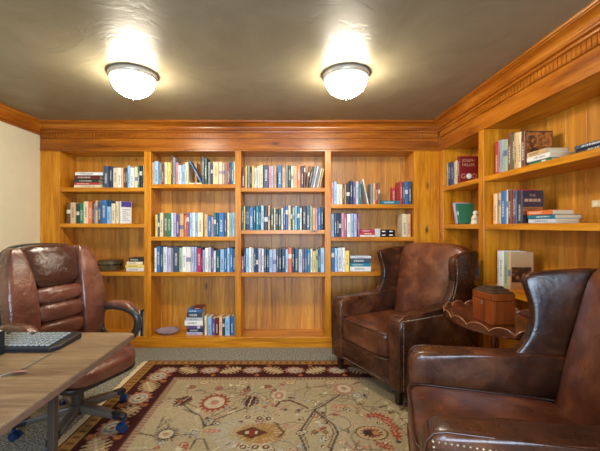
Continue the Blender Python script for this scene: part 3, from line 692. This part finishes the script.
# ---------------------------------------------------------------- rug
RX0, RX1, RY0, RY1 = -1.32, 1.48, .80, 3.225
def rug():
    res = .0075
    nx, ny = int((RX1-RX0)/res)+1, int((RY1-RY0)/res)+1
    xs = np.linspace(RX0, RX1, nx); ys = np.linspace(RY0, RY1, ny)
    X, Y = np.meshgrid(xs, ys)
    lin = lambda r, g, b: np.array(srgb(r, g, b)[:3])
    FIELD, GOLD, MAR, INK = lin(180,160,122), lin(168,124,66), lin(70,26,22), lin(62,50,44)
    CREAM, PINK, RUST, BRN, BLU = lin(206,190,154), lin(178,122,96), lin(148,58,38), lin(92,40,26), lin(134,138,134)
    A = np.empty((ny, nx, 3)); A[:] = FIELD
    rng = np.random.RandomState(3)
    # soft abrash: broad bands and a small all-over bloom of dye
    A *= (1+.05*np.sin(Y*9+.6*np.sin(X*3)))[..., None]
    def paint(mask, c, a=.92): A[mask] = A[mask]*(1-a)+c*a
    def local(cx, cy, ang=0):
        dx, dy = X-cx, Y-cy; c, s = math.cos(ang), math.sin(ang)
        return dx*c+dy*s, -dx*s+dy*c
    def rosette(cx, cy, r, n=12, cols=(RUST, CREAM, RUST), sq=1.0, amp=.12, ang=0):
        u, v = local(cx, cy, ang); v = v/sq; rr = np.hypot(u, v); th = np.arctan2(v, u); k = 1+amp*np.sin(n*th)
        paint(rr < r*k, cols[0]); paint(rr < r*.72, cols[1]); paint(rr < r*.3, cols[2])
    def leaf(cx, cy, L_, W, ang, c=BRN, teeth=7):
        u, v = local(cx, cy, ang); t = np.clip(u/L_+.5, 0, 1)
        w = W*.5*np.sin(PI*t)**.6*(1+.28*np.sign(np.sin(teeth*2*PI*t)))
        m = (np.abs(u) < L_*.5) & (np.abs(v) < w); paint(m, c)
        paint(m & (np.abs(v) < W*.05), CREAM); paint(m & (np.abs(np.sin(teeth*PI*t)) < .25) & (np.abs(v) < w*.7), c*1.9)
    def line(pts, w, c):
        for (x0, y0), (x1, y1) in zip(pts, pts[1:]):
            dx, dy = x1-x0, y1-y0; l2 = dx*dx+dy*dy+1e-9
            t = np.clip(((X-x0)*dx+(Y-y0)*dy)/l2, 0, 1)
            paint(np.hypot(X-x0-t*dx, Y-y0-t*dy) < w*.5, c, .85)
    G = lambda a, b: ((a-CX)*(438.15/(b-CY))/F, 438.15/(b-CY))     # floor point seen at that place
    def fan(cx, cy, r, a0, a1, n, c):
        u, v = local(cx, cy); rr = np.hypot(u, v); th = np.arctan2(v, u)
        th = np.where(th < a0-.2, th+2*PI, th); f = (th-a0)/(a1-a0)*n
        paint((rr < r) & (rr > r*.5) & (f > 0) & (f < n) & (np.abs(f % 1-.5) < .34), c)
    # field motifs
    for i in range(420):       # small scattered sprigs
        x, y = rng.uniform(RX0+.5, RX1-.5), rng.uniform(RY0+.5, RY1-.45)
        c = [PINK, BRN, RUST, CREAM, BLU, INK][rng.randint(6)]
        k = rng.randint(3)
        if k == 0: rosette(x, y, rng.uniform(.012,.026), 6, (c, CREAM, c))
        elif k == 1: leaf(x, y, rng.uniform(.04,.08), .025, rng.uniform(0,6), c, 3)
        else: line([(x,y),(x+rng.uniform(-.09,.09),y+rng.uniform(-.09,.09)),(x+rng.uniform(-.12,.12),y+rng.uniform(-.12,.12))], .009, c*.8+FIELD*.2)
    for i in range(60):        # fine wandering stems
        x, y = rng.uniform(RX0+.45, RX1-.45), rng.uniform(RY0+.45, RY1-.42); a = rng.uniform(0, 6.3); pts = [(x, y)]
        for k in range(9):
            a += rng.uniform(-.1, .75)*(1 if i % 2 else -1); x += .035*math.cos(a); y += .035*math.sin(a); pts.append((x, y))
        line(pts, .007, INK*.6+FIELD*.35)
        rosette(x, y, .02, 7, ([PINK, BRN, GOLD][i % 3], CREAM, RUST))
    def vine(pts, w=.011, c=INK):
        line([G(*p) for p in pts], w, c)
    vine([(184,411),(200,417),(205,428),(211,427),(216,421),(245,410)]); vine([(190,451),(196,441),(204,441),(208,452)])
    vine([(123,424),(128,430),(142,436),(155,438)]); vine([(180,404),(196,416)])
    vine([(314.7,411.7),(299,435),(306,452),(314,470)], .014); vine([(314.7,411.7),(334,427),(338,435),(331,452),(318,472)], .014)
    vine([(316,414),(303,435),(309,450)], .007, BRN); vine([(316,414),(331,428),(334,435),(328,450)], .007, BRN)
    vine([(316,411),(328,404),(340,396)]); vine([(276,408),(280,403),(290,402),(300,406),(308,410)], .02, BRN)
    rx = lambda p, *a, **k: rosette(*G(*p), *a, **k)
    rx((214.7,404), .1, n=16, cols=(RUST, CREAM, PINK), sq=1.15); rx((166,436), .062, n=22, cols=(INK, CREAM, PINK), amp=.25)
    leaf(*G(250.5,403), .16, .1, 1.45, MAR); leaf(*G(183,402.6), .17, .1, 1.1, MAR)
    leaf(*G(180,403), .05, .03, 1.1, RUST)
    rx((153,405), .06, n=8, cols=(MAR, PINK, BRN)); rx((300,435), .025, n=4, cols=(BRN, CREAM, BRN))
    cx, cy = G(251.6, 434.6)
    u, v = local(cx+.06, cy); paint((u/.15)**2+(v/.1)**2 < 1, GOLD); 
    r_ = np.hypot(u/.15, v/.1); paint((r_ < 1) & (np.abs(np.sin(np.arctan2(v, u)*12)) < .25) & (r_ > .5), CREAM)
    fan(cx-.05, cy, .18, 1.9, 4.4, 9, CREAM*.55+BLU*.45)
    u, v = local(cx, cy); paint((np.abs(u)/.1+np.abs(v)/.062 < 1), BRN); paint((np.abs(np.abs(u)-.028) < .009) & (np.abs(v) < .014), CREAM); paint((np.abs(u) < .01) & (np.abs(v) < .03), RUST)
    for p in ((248,419),(259.5,420),(268.5,420.5),(243,449),(255,449),(266,449)): rx(p, .03, n=4, cols=(CREAM, BRN, CREAM), amp=.05)
    vine([(278,429),(284,434),(279,439)], .013, INK)
    leaf(*G(212,433), .12, .035, 0, PINK, 4)
    for p in ((204,384),(243,384),(290,384),(330,384)): rx(p, .05, n=10, cols=(GOLD, CREAM, GOLD), sq=.7)
    for p in ((219,390),(247,391.5),(192,388.5),(268,388),(275,393)): rx(p, .03, n=6, cols=(BRN, PINK, BRN))
    rx((279,397), .05, n=8, cols=(CREAM, PINK, CREAM), sq=1.6); rx((343.8,390), .075, n=12, cols=(PINK, CREAM, PINK), sq=1.2)
    rx((357,397), .04, n=8, cols=(BLU, CREAM, BLU)); leaf(*G(341,408), .15, .04, .1, PINK, 5)
    for p, c in (((304.5,433.5),CREAM),((314.6,434),GOLD),((325,434),GOLD)):
        u, v = local(*G(*p)); paint(np.abs(u)+np.abs(v) < .024, INK); paint(np.abs(u)+np.abs(v) < .016, c)
    cx, cy = G(371.8, 434.8)
    u, v = local(cx, cy); q = np.hypot(u/.1, v/.075); paint(q < 1, INK); paint(q < .93, GOLD*1.15); paint(q < .86, CREAM*.6+GOLD*.4)
    th = np.arctan2(v, u); paint(q < .6*(1+.2*np.sin(th*14)), RUST*.8); paint(np.hypot((u+.02)/.03, v/.03) < 1, INK); paint(np.hypot((u-.025)/.025, v/.02) < 1, GOLD*1.3)
    for a, b, ang in (((374,417),.15,.1),((384,420),.14,-.5),((392,427),.14,-1.0),((396,436),.14,-1.5),((385,448),.13,2.6)): leaf(*G(*a), b, .05, ang, RUST*1.2, 5)
    for (x, y) in ((-.5,1.5),(.2,1.45),(.75,1.6),(.95,2.55),(.9,1.2),(-.6,1.2)): rosette(x, y, .1, 14, (RUST, CREAM, BRN)); leaf(x+.22, y+.1, .16, .09, 1, MAR)
    # borders, from the field outwards
    ed = np.minimum(np.minimum(X-RX0, RX1-X), np.minimum(Y-RY0, RY1-Y))
    near_x = (np.minimum(X-RX0, RX1-X) < np.minimum(Y-RY0, RY1-Y))
    along = np.where(near_x, Y-RY1, X-RX0)
    paint(ed < .405, PINK*.55+BRN*.35); paint((ed < .40) & (ed > .365) & (np.abs(((along/.03) % 1)-.5) < .25), CREAM*.5+PINK*.2); paint(ed < .36, INK)
    paint(ed < .35, MAR, 1.0)
    for sx in range(-2, 9):          # border flowers along the far and near edges
        for yy in (RY1-.215, RY0+.215):
            x = -1.07+.37*sx
            if RX0+.2 < x < RX1-.2:
                rosette(x, yy, .085, 12, (PINK, CREAM, MAR), .8); rosette(x, yy, .05, 8, (BLU, CREAM, RUST), .8)
            x += .185
            if RX0+.3 < x < RX1-.2: leaf(x, yy, .2, .12, .55 if sx % 2 else -.55, GOLD*.6+CREAM*.4, 6)
            for q in (-.09, .09): rosette(x-.09+q*.5, yy+.1*(1 if q > 0 else -1), .022, 6, (RUST, GOLD, RUST))
    for sy in range(0, 8):
        for xx in (RX0+.215, RX1-.215):
            y = RY1-.52-.37*sy
            if y > RY0+.25:
                rosette(xx, y+.185, .085, 12, (PINK, CREAM, MAR), 1.2); rosette(xx, y+.185, .05, 8, (BLU, CREAM, RUST))
                leaf(xx, y, .2, .13, 1.0 if sy % 2 else 2.1, GOLD*.6+CREAM*.4, 6)
                rosette(xx+.08, y+.09, .028, 6, (RUST, GOLD, RUST)); rosette(xx-.08, y+.09, .028, 6, (GOLD, RUST, GOLD))
    paint(ed < .085, GOLD, 1.0); paint((ed < .075) & (ed > .03) & (np.abs(((along/.06) % 1)-.5) < .16), BRN, .7); paint(ed < .012, BRN)
    A *= .74*rng.uniform(.8, 1.16, (ny, nx))[..., None]
    A = np.clip(A, 0, 1)
    zs = np.full((ny, nx), .012)
    co = np.stack([X, Y, zs], -1).reshape(-1, 3)
    i = np.arange((ny-1)*(nx-1)); r, c = i//(nx-1), i % (nx-1); a = r*nx+c
    quads = np.stack([a, a+1, a+nx+1, a+nx], -1)
    # skirt so the rug has its thickness
    loop = list(range(nx))+[nx*(k+1)-1 for k in range(1, ny)]+[nx*(ny-1)+k for k in range(nx-2, -1, -1)]+[nx*k for k in range(ny-2, 0, -1)]
    base = len(co); low = co[loop].copy(); low[:, 2] = .0005
    n = len(loop); sk = [[loop[k], base+k, base+(k+1) % n, loop[(k+1) % n]] for k in range(n)]
    me = bpy.data.meshes.new('rug'); allv = np.concatenate([co, low])
    me.from_pydata(allv.tolist(), [], quads.tolist()+sk)
    ca = me.color_attributes.new('dye', 'FLOAT_COLOR', 'POINT')
    colr = np.ones((len(allv), 4)); colr[:base, :3] = A.reshape(-1, 3); colr[base:, :3] = A.reshape(-1, 3)[loop]
    ca.data.foreach_set('color', colr.ravel().astype(np.float32))
    m, nt, b = new_mat('woven_wool'); at = nd(nt, 'ShaderNodeVertexColor', layer_name='dye'); nt.links.new(at.outputs[0], b.inputs['Base Color'])
    b.inputs['Roughness'].default_value = .9; b.inputs['Specular IOR Level'].default_value = .15
    tc = nd(nt, 'ShaderNodeTexCoord'); nz = nd(nt, 'ShaderNodeTexNoise', i_Scale=220, i_Detail=2); nt.links.new(tc.outputs['Object'], nz.inputs['Vector'])
    bp = nd(nt, 'ShaderNodeBump', i_Strength=.35, i_Distance=.004); nt.links.new(nz.outputs[0], bp.inputs['Height']); nt.links.new(bp.outputs[0], b.inputs['Normal'])
    me.materials.append(m)
    o = bpy.data.objects.new('rug', me); C.objects.link(o)
    tag(o, 'oriental rug with dark maroon flowered border and beige field under the chairs', 'rug')
    # warp fringe on the short end
    for x0, s in ((RX0, -1), (RX1, 1)):
        bm = bmesh.new(); k = 0; yv = RY0+.005; prev = None
        n = int((RY1-RY0)/.012)
        top = [bm.verts.new((x0, RY0+i*(RY1-RY0)/n, .008)) for i in range(n+1)]
        bot = [bm.verts.new((x0+s*(.055+random.uniform(-.012,.008)), RY0+i*(RY1-RY0)/n, .002)) for i in range(n+1)]
        for i in range(n): bm.faces.new((top[i], top[i+1], bot[i+1], bot[i]))
        link_mesh('fringe', bm, M['fringe'], o)
rug()

# ---------------------------------------------------------- wing armchair
def wing_chair(loc, rz, label):
    t = empty('wing_armchair', loc, rz, label, 'armchair', 'brown leather wing armchairs')
    LE, LS = M['leather'], M['leather_seat']
    W = .41; AW = .125
    # front rail and side aprons
    base = boxm(-W+.02, W-.02, -.40, .36, .115, .30, .012, 2)
    link_mesh('base_frame', base, LE, t, True, 40)
    tb = bmesh.new(); tube(tb, [(-W+AW-.005,-.403,.155),(W-AW+.005,-.403,.155)], .005, 6)
    link_mesh('piping', tb, M['piping'], t, True)
    # loose seat cushion with a crown
    def wc(a):
        x, y, z = a; k = (1-x*x)*(1-y*y)
        return Vector((x*.273, -.112+y*.33, .398+z*.1+(.022*k if z > 0 else 0)))
    cu = link_mesh('seat_cushion', rcube(1,1,1, 9, 16, wc), LS, t, True)
    for zz in (.488, .307):
        pts = []
        for i in range(64):
            a = 2*PI*i/64; c, s = math.cos(a), math.sin(a); l = (abs(c)**12+abs(s)**12)**(1/12)
            pts.append((c/l*.272, -.112+s/l*.329, zz))
        tb = bmesh.new(); tube(tb, pts, .0055, 6, True); link_mesh('welt', tb, M['piping'], cu, True)
    # arms: padded side walls
    for s in (-1, 1):
        prof = [(-.425,.115),(-.43,.55),(-.425,.60),(-.405,.63),(-.37,.645),(-.2,.648),(0,.655),(.12,.672),(.36,.68),(.36,.115)]
        bm = prism(bmesh.new(), prof, lambda p, x: Vector((x, p[0], p[1])), s*(W-AW), s*W, .028, 4)
        ar = link_mesh('arm', bm, LE, t, True, 60)
        # welt line round the front post and along the arm top
        pth = [(s*(W-.006), -.424, .13),(s*(W-.006), -.43,.55),(s*(W-.008), -.42,.605),(s*(W-.01), -.395,.632),(s*(W-.01), -.36,.64),(s*(W-.01), -.1,.647),(s*(W-.01), .1,.662)]
        tb = bmesh.new(); tube(tb, pth, .0045, 6); link_mesh('welt', tb, M['piping'], ar, True)
        # wings
        zb, yb0 = .585, .37
        def ww(a, s=s):
            f = (1-a.y)/2; h = (a.z+1)/2
            yf = .085+.055*math.sin(h*PI)-.10*(1-h)**3
            ybk = .31+.15*h
            y = ybk+(yf-ybk)*f
            zt = 1.075-.045*f*f
            z = zb+(zt-zb)*h
            th = .036*(1-.15*h)
            xc = .366+.03*f*h+.005*h-.010*math.sin(h*PI)*f
            return Vector((s*(xc+a.x*th*s*s), y, z))
        wg = link_mesh('wing', rcube(1,1,1, 9, 18, ww), LE, t, True)
        # nail heads up the outer front edge of the wing, along the arm and down the post
        bm = bmesh.new(); pts = []
        for i in range(26):
            h = .06+.88*i/25; p = ww(Vector((0, -.86, h*2-1)))
            pts.append((p.x+s*.037*(1-.15*h), p.y+.006, p.z))
        for i in range(30):
            yy = -.40+.5*i/29; pts.append((s*(W+.0005), yy, .612+(.012 if yy > 0 else 0)))
        for i in range(30): pts.append((s*(W+.0005), -.398, .14+.455*i/29))
        for p in pts:
            bmesh.ops.create_icosphere(bm, subdivisions=1, radius=.0058, matrix=Matrix.Translation(p))
        link_mesh('nailhead_trim', bm, M['nail'], t, True)
    bm = bmesh.new()
    for i in range(34):
        bmesh.ops.create_icosphere(bm, subdivisions=1, radius=.0052, matrix=Matrix.Translation((-W+.03+(2*W-.06)*i/33, -.4005, .137)))
    link_mesh('nailhead_trim', bm, M['nail'], t, True)
    # back: padded inner face with arched crest, outside back
    def wb(a):
        u, h = a.x, (a.z+1)/2
        hw = .295+.06*h
        zt = 1.085+.035*(1-u*u); z = .40+(zt-.40)*h
        yc = .215+.20*h+.02*u*u*(1-h)
        th = .068+.03*math.sin(h*PI)*(1-u*u) if a.y < 0 else .068
        return Vector((u*hw, yc+a.y*th, z))
    link_mesh('backrest', rcube(1,1,1, 8, 20, wb), LS, t, True)
    for (x, y) in ((-.345,-.375),(.345,-.375),(-.33,.33),(.33,.33)):
        bm = bmesh.new(); prism(bm, [(-1,-1),(1,-1),(1,1),(-1,1)], lambda p, z: Vector((x+p[0]*(.017+.07*z), y+p[1]*(.017+.07*z)+(.02*(z-.118) if y > 0 else 0), z)), 0.0135, .118, .003)
        link_mesh('leg', bm, M['legwood'], t)
    return t
# facing directions in plan: (-.95,-.31) and (-.96,.27)
def chair_at(front, face, label, depth=.42):
    f = Vector((face[0], face[1])).normalized(); c = Vector(front)-f*depth
    rz = math.atan2(f.y, f.x)+PI/2
    return wing_chair((c.x, c.y, 0), rz, label)
chair_at((.57,2.72), (-.88,-.46), 'brown leather wing armchair at the corner of the bookcases, whole seat in view')
chair_at((.53,1.455), (-.962,.273), 'brown leather wing armchair cut by the frame, its arm in front of the tray table')

# ------------------------------------------------------------ tray table
t = empty('tray_table', (1.245,2.095,0), 0, 'oval dark wood tray table with a scalloped rim between the armchairs', 'side table')
ea, eb, TZ = .262, .365, .70
bm = bmesh.new()
prof = [(0,TZ-.018),(.93,TZ-.018),(.985,TZ-.012),(1.0,TZ-.004),(1.0,TZ+.002),(.985,TZ+.004),(.94,TZ),(0,TZ)]
lathe(bm, prof, 72)
for v in bm.verts: v.co.x *= ea; v.co.y *= eb
link_mesh('table_top', bm, M['mahogany'], t, True, 40)
bm = bmesh.new(); n = 144; R4 = []
for i in range(n):
    a = 2*PI*i/n; h = .010+.030*abs(math.sin(a*8))**.7
    R4.append([bm.verts.new((ea*k*math.cos(a), eb*k*math.sin(a), z)) for k, z in ((.965,TZ),(1.0,TZ),(1.025,TZ+h),(.995,TZ+h))])
for i in range(n):
    j = (i+1) % n
    for q in range(4): bm.faces.new((R4[i][q], R4[j][q], R4[j][(q+1)%4], R4[i][(q+1)%4]))
gr = link_mesh('gallery_rim', bm, M['mahogany'], t, True, 50)
tb = bmesh.new(); tube(tb, [(ea*1.01*math.cos(a), eb*1.01*math.sin(a), TZ+.010+.030*abs(math.sin(a*8))**.7) for a in [2*PI*i/288 for i in range(288)]], .0034, 6, True)  # thin tube that carries the painted highlight along the rim's top edge
k = link_mesh('rim_highlight', tb, M['rimhighlight'], gr, True); k['label'] = 'painted pale highlight along the scalloped rim'
link_mesh('pedestal', lathe(bmesh.new(), [(0,.17),(.03,.17),(.034,.2),(.026,.23),(.02,.3),(.017,.5),(.024,.56),(.02,.6),(.04,.66),(.07,.681),(0,.681)], 24), M['mahogany'], t, True, 40)
for k in range(3):
    a = .5+k*2*PI/3; c, s_ = math.cos(a), math.sin(a)
    bm = bmesh.new(); tube(bm, [(c*r, s_*r, z) for r, z in ((.015,.215),(.07,.2),(.13,.14),(.18,.06),(.225,.03),(.25,.028))], [.016,.016,.014,.012,.013,.014], 10)
    link_mesh('leg', bm, M['mahogany'], t, True)

# wooden caddy with a stepped lid
t = empty('wooden_box', (1.218,2.069,TZ+.0005), math.radians(7.5), 'wooden box with a dark stepped lid on the tray table', 'box')
bx, by, bh = .073, .088, .165
link_mesh('body', boxm(-bx,bx,-by,by,0,bh-.03,.003), M['walnutbox'], t)
ld = link_mesh('lid', boxm(-bx,bx,-by,by,bh-.0285,bh+.012,.004), M['walnutbox'], t)
bm = bmesh.new()
prof = [(1.0,.0),(1.0,.006),(.9,.01),(.78,.012),(.78,.02),(.68,.024),(.52,.026),(.52,.034),(.42,.038),(0,.04)]
rings = []
for k, z in prof:
    rings.append([bm.verts.new((sx*bx*.93*k, sy*by*.93*k, bh+.0125+z)) for sx, sy in ((-1,-1),(1,-1),(1,1),(-1,1))])
for P_, Q in zip(rings, rings[1:]):
    for i in range(4):
        try: bm.faces.new((P_[i], P_[(i+1)%4], Q[(i+1)%4], Q[i]))
        except ValueError: pass
bm.faces.new(rings[0][::-1]); bmesh.ops.remove_doubles(bm, verts=bm.verts, dist=1e-4)
k = link_mesh('stepped_top', bm, simple('dark_ebonised', srgb(62,48,34), .3, coat=.4, noise=.2), ld); k['label'] = 'dark stepped top of the lid'
link_mesh('keyhole_plate', boxm(-bx-.0012,-bx+.001,-.008,.008,bh-.06,bh-.036,.0005), M['nail'], t)

# --------------------------------------------------------- desk and things
DZ = .75
t = empty('desk', (0,0,0), 0, 'grey-brown wood-grain desk with the keyboard on it', 'desk')
def desk_top():
    x0, x1, y0, y1, r = -2.3, -.752, .62, 1.685, .035
    pts = [(x0,y0),(x1,y0)]
    for i in range(7):
        a = i/6*PI/2; pts.append((x1-r+r*math.cos(a), y1-r+r*math.sin(a)))
    pts.append((x0,y1)); return pts
link_mesh('desk_top', prism(bmesh.new(), desk_top(), lambda p, z: Vector((p[0],p[1],z)), DZ-.022, DZ, .002), M['desk'], t)
eb_ = [(p[0]+.0025 if p[0] > -2 else p[0], p[1]+(.0025 if p[1] > 1 else -.0025 if p[1] < .7 else 0)) for p in desk_top()]
link_mesh('edge_band', prism(bmesh.new(), eb_, lambda p, z: Vector((p[0],p[1],z)), DZ-.026, DZ-.004, .001), M['deskedge'], t)
for x in (-.83, -2.15):
    lg = link_mesh('leg', boxm(x-.012,x+.012,1.195,1.22,.035,DZ-.03,.003), M['bronze'], t)
    link_mesh('foot', boxm(x-.024,x+.024,.78,1.6,.0135,.038,.004), M['bronze'], lg)
    link_mesh('bracket', boxm(x-.02,x+.02,.85,1.55,DZ-.05,DZ-.0265,.003), M['bronze'], lg)
link_mesh('crossbar', boxm(-2.14,-.84,1.197,1.218,.4,.44,.003), M['bronze'], t)

kb = empty('keyboard', (-1.205,1.515,DZ+.0005), math.radians(1), 'black computer keyboard with grey keys on the desk', 'keyboard')
kp = [(-.235,-.1),(.215,-.1),(.238,-.07),(.238,.085),(.22,.1),(-.235,.1)]
link_mesh('case', prism(bmesh.new(), kp, lambda p, z: Vector((p[0],p[1],z+(p[1]+.1)*.05*(z>.01))), 0, .016, .003), M['kbdark'], kb)
bm = bmesh.new()
for r in range(6):
    y = -.072+r*.0262; n = 19
    for c in range(n):
        if r == 5 and c in (1, 6, 11): continue
        if r == 0 and 4 <= c <= 8: continue
        x = -.214+c*.0225; z = .017+(y+.1)*.05
        box(bm, x-.0082, x+.0082, y-.0088, y+.0088, z, z+.007, .0018, 1)
    if r == 0: box(bm, -.212+4*.0215-.0088, -.212+8*.0215+.0088, y-.0105, y+.0105, .0175, .0245, .0018, 1)
link_mesh('keys', bm, M['keycap'], kb)
cb = bmesh.new()
zc = DZ+.003
gp = lambda a, b_: ((a-CX)*(.52*F/(b_-CY))/F, .52*F/(b_-CY), zc)
tube(cb, [gp(51,354.5), gp(44,358), gp(35,363), gp(27,367.5), gp(14,372.5), gp(0,377), gp(-30,384), gp(-80,392)], .0034, 8)
tag(link_mesh('cable', cb, M['cable'], None, True), 'thin grey cable running across the desk from the keyboard', 'cable')
tb_ = link_mesh('cable_tab', rcube(1,1,1, 3.5, 8, lambda a: Vector((a.x*.024+.004*a.y, a.y*.011*(1-.4*a.x), a.z*.0035+.003*(1-a.y)))), M['tab'], None, True)
c_ = gp(20.5, 373.2); tb_.location = (c_[0], c_[1], DZ+.0045)
tag(tb_, 'small tan tab beside the cable on the desk', 'tab')
gb = empty('desk_box', (-1.225,1.385,DZ+.0005), math.radians(4), 'pale grey box with a dark edge standing in front of the keyboard', 'box')
link_mesh('body', boxm(-.10,.062,-.02,.014,0,.098,.006), M['palegrey'], gb)
link_mesh('edge_strip', boxm(.0605,.066,-.021,.015,.001,.097,.002), M['kbdark'], gb)

# ---------------------------------------------------------- office chair
def office_chair(loc, rz):
    t = empty('office_chair', loc, rz, 'reddish brown leather executive swivel chair behind the desk', 'office chair')
    OL, OD = M['oleather'], M['oleather_dark']
    z0, z1 = .44, 1.155
    def halfw(h):      # outline of the back, h 0..1
        return .252+.056*math.sin(min(1, max(0, h*.96+.04))*PI)**.8
    def yc(h): return .235+.05*h+.035*math.sin(h*PI)*-1+.05*h*h
    def shell(a):
        h = (a.z+1)/2; hw = halfw(h)
        return Vector((a.x*hw, yc(h)+.045+a.y*.05+.03*-(a.x*a.x), z0+(z1-z0)*h-.02*a.x*a.x*h))
    link_mesh('back_shell', rcube(1,1,1, 6, 18, shell), M['shell'], t, True)
    # padded front: bolsters, head pad, three rolls
    for s in (-1, 1):
        def bol(a, s=s):
            h = (a.z+1)/2; hw = halfw(h); inn = .155-.02*math.sin(h*PI)+.015*h
            xc, w = (hw+inn)/2, (hw-inn)/2
            return Vector((s*(xc+a.x*w*1.04), yc(h)-.035-.05*((xc+a.x*w)/hw)**3*0+a.y*.052-.025, z0+.01+(z1-z0-.03)*h))
        link_mesh('side_bolster', rcube(1,1,1, 6, 18, bol), OL, t, True)
    def pad(h0, h1, hw, bulge, mat, name):
        def f(a):
            h = h0+(h1-h0)*(a.z+1)/2
            w = hw(h); k = (1-a.x*a.x)
            sag = -.012*(1-a.x*a.x)*0
            return Vector((a.x*w, yc(h)-.03+a.y*bulge-.008*k, z0+(z1-z0)*h+sag))
        return link_mesh(name, rcube(1,1,1, 3.4, 16, f), mat, t, True)
    pad(.615, .99, lambda h: .168+.03*(h-.6)/.38, .062, OD, 'head_pad')
    for a_, b_ in ((.48,.625),(.32,.49),(.16,.33),(.01,.17)): pad(a_, b_, lambda h: .168, .075, OL, 'back_roll')
    # top roll joins the bolsters over the head pad
    def seat(a):
        x, y, z = a
        k = (1-x*x)*(1-y*y)
        zz = .445+z*.06+(.02*k if z > 0 else 0)+(.0 if y > -.2 else -.045*((-y-.2)/.8)**2)
        return Vector((x*(.275-.02*y*y), -.015+y*.275, zz))
    link_mesh('seat_cushion', rcube(1,1,1, 4.2, 20, seat), OL, t, True)
    def pan(a): return Vector((a.x*.255, -.01+a.y*.26, .375+a.z*.022-(.03*max(0,-a.y-.2)**2)))
    link_mesh('seat_pan', rcube(1,1,1, 6, 12, pan), M['shell'], t, True)
    for s in (-1, 1):
        X_ = s*.315
        lp = [(.19,.49),(.20,.60),(.17,.672),(.08,.70),(-.05,.695),(-.13,.672),(-.165,.62),(-.155,.55),(-.11,.49),(-.03,.465),(.08,.465)]
        bm = bmesh.new(); pts = [(X_+s*.012*math.sin((z-.44)/.25*PI), y, z) for y, z in lp]
        # smooth the loop
        for _ in range(2):
            q = []
            for i in range(len(pts)):
                a, b_ = Vector(pts[i]), Vector(pts[(i+1) % len(pts)]); q += [a*.75+b_*.25, a*.25+b_*.75]
            pts = q
        tube(bm, pts, .026, 10, True)
        am = link_mesh('armrest', bm, M['blackplastic'], t, True)
        def ap(a, s=s):
            u = (a.y+1)/2; yy = -.165+.36*u
            zz = .699+.006*math.sin(u*PI)-.075*max(0, 1-u*3.2)**2-.04*max(0, u*3.2-2.2)**2
            return Vector((X_+s*.012+a.x*.038, yy, zz+a.z*.032))
        pd = link_mesh('arm_pad', rcube(1,1,1, 3, 12, ap), OL, am, True)
    link_mesh('gas_lift', lathe(bmesh.new(), [(0,.09),(.032,.09),(.034,.1),(.034,.24),(.024,.242),(.024,.355),(.0,.355)], 20), M['blackplastic'], t, True, 40)
    link_mesh('tilt_housing', boxm(-.07,.07,-.1,.1,.3,.355,.015), M['blackplastic'], t)
    bm = bmesh.new(); tube(bm, [(0,.08,.325),(.12,.1,.33),(.27,.12,.335)], .007, 6); link_mesh('tilt_lever', bm, M['blackplastic'], t, True)
    for k in range(5):
        a = LEG0-rz+k*2*PI/5; c, s = math.cos(a), math.sin(a)
        def lg(q, c=c, s=s):
            u = (q.y+1)/2; r = .02+.31*u
            w = .034*(1-.35*u); z = .135-.035*u+q.z*(.026*(1-.45*u))
            return Vector((r*c-q.x*w*s, r*s+q.x*w*c, z))
        leg = link_mesh('base_leg', rcube(1,1,1, 5, 10, lg), M['basemetal'], t, True)
        def cap(q, c=c, s=s):
            u = (q.y+1)/2; r = .235+.1*u; w = .026*(1-.1*u)
            return Vector((r*c-q.x*w*s, r*s+q.x*w*c, .112-.012*u+q.z*.02))
        link_mesh('leg_cap', rcube(1,1,1, 4, 8, cap), M['kbdark'], leg, True)
        bm = bmesh.new()
        ca = a+.7+k*.9
        d = Vector((math.cos(ca), math.sin(ca), 0)); cen = Vector((.322*c, .322*s, .0415))+d*.012
        ax = Vector((-d.y, d.x, 0))
        for sg in (-1, 1):
            rot = Vector((0,0,1)).rotation_difference(ax).to_matrix().to_4x4()
            g = bmesh.ops.create_cone(bm, cap_ends=True, segments=20, radius1=.0275, radius2=.024, depth=.019, matrix=Matrix.Translation(cen+ax*sg*.0145) @ rot)
        tube(bm, [cen, Vector((.322*c, .322*s, .05)), Vector((.322*c, .322*s, .1))], .0105, 8)
        link_mesh('caster', bm, M['bluecaster'], leg, True, 40)
    return t
HUB = (-1.335, 2.17, 0)
face = math.radians(-90+68)                    # direction the sitter would look, in plan
LEG0 = math.radians(62)
office_chair(HUB, face+PI/2)

# ------------------------------------------------------------------ light
def area(name, loc, rot, sx, sy, col, e):
    l = bpy.data.lights.new(name, 'AREA'); l.shape = 'RECTANGLE'; l.size = sx; l.size_y = sy; l.color = col; l.energy = e
    o = bpy.data.objects.new(name, l); C.objects.link(o); o.location = loc; o.rotation_euler = rot
    return o
area('window_daylight', ((WX0+WX1)/2, FY-.12, (WZ0+WZ1)/2), (math.radians(90), 0, 0), WX1-WX0, WZ1-WZ0, (.58,.76,1.0), 88)
w = bpy.data.worlds.new('daylight'); bpy.context.scene.world = w; w.use_nodes = True
bg = w.node_tree.nodes['Background']; bg.inputs[0].default_value = (.7,.82,1,1); bg.inputs[1].default_value = .6

# ----------------------------------------------------------------- camera
cam = bpy.data.cameras.new('camera'); co = bpy.data.objects.new('camera', cam); C.objects.link(co)
co.location = (0, 0, CH); co.rotation_euler = (PI/2, 0, 0)
cam.sensor_fit = 'HORIZONTAL'; cam.sensor_width = 36; cam.lens = F/600*36; cam.shift_x = 10/600; cam.shift_y = .5/600; cam.clip_start = .02
S = bpy.context.scene; S.camera = co
S.view_settings.view_transform = 'Standard'; S.view_settings.look = 'None'; S.view_settings.gamma = 1; S.view_settings.use_curve_mapping = False
S.view_settings.exposure = 1.06
S.cycles.max_bounces = 10; S.cycles.diffuse_bounces = 6; S.cycles.glossy_bounces = 4
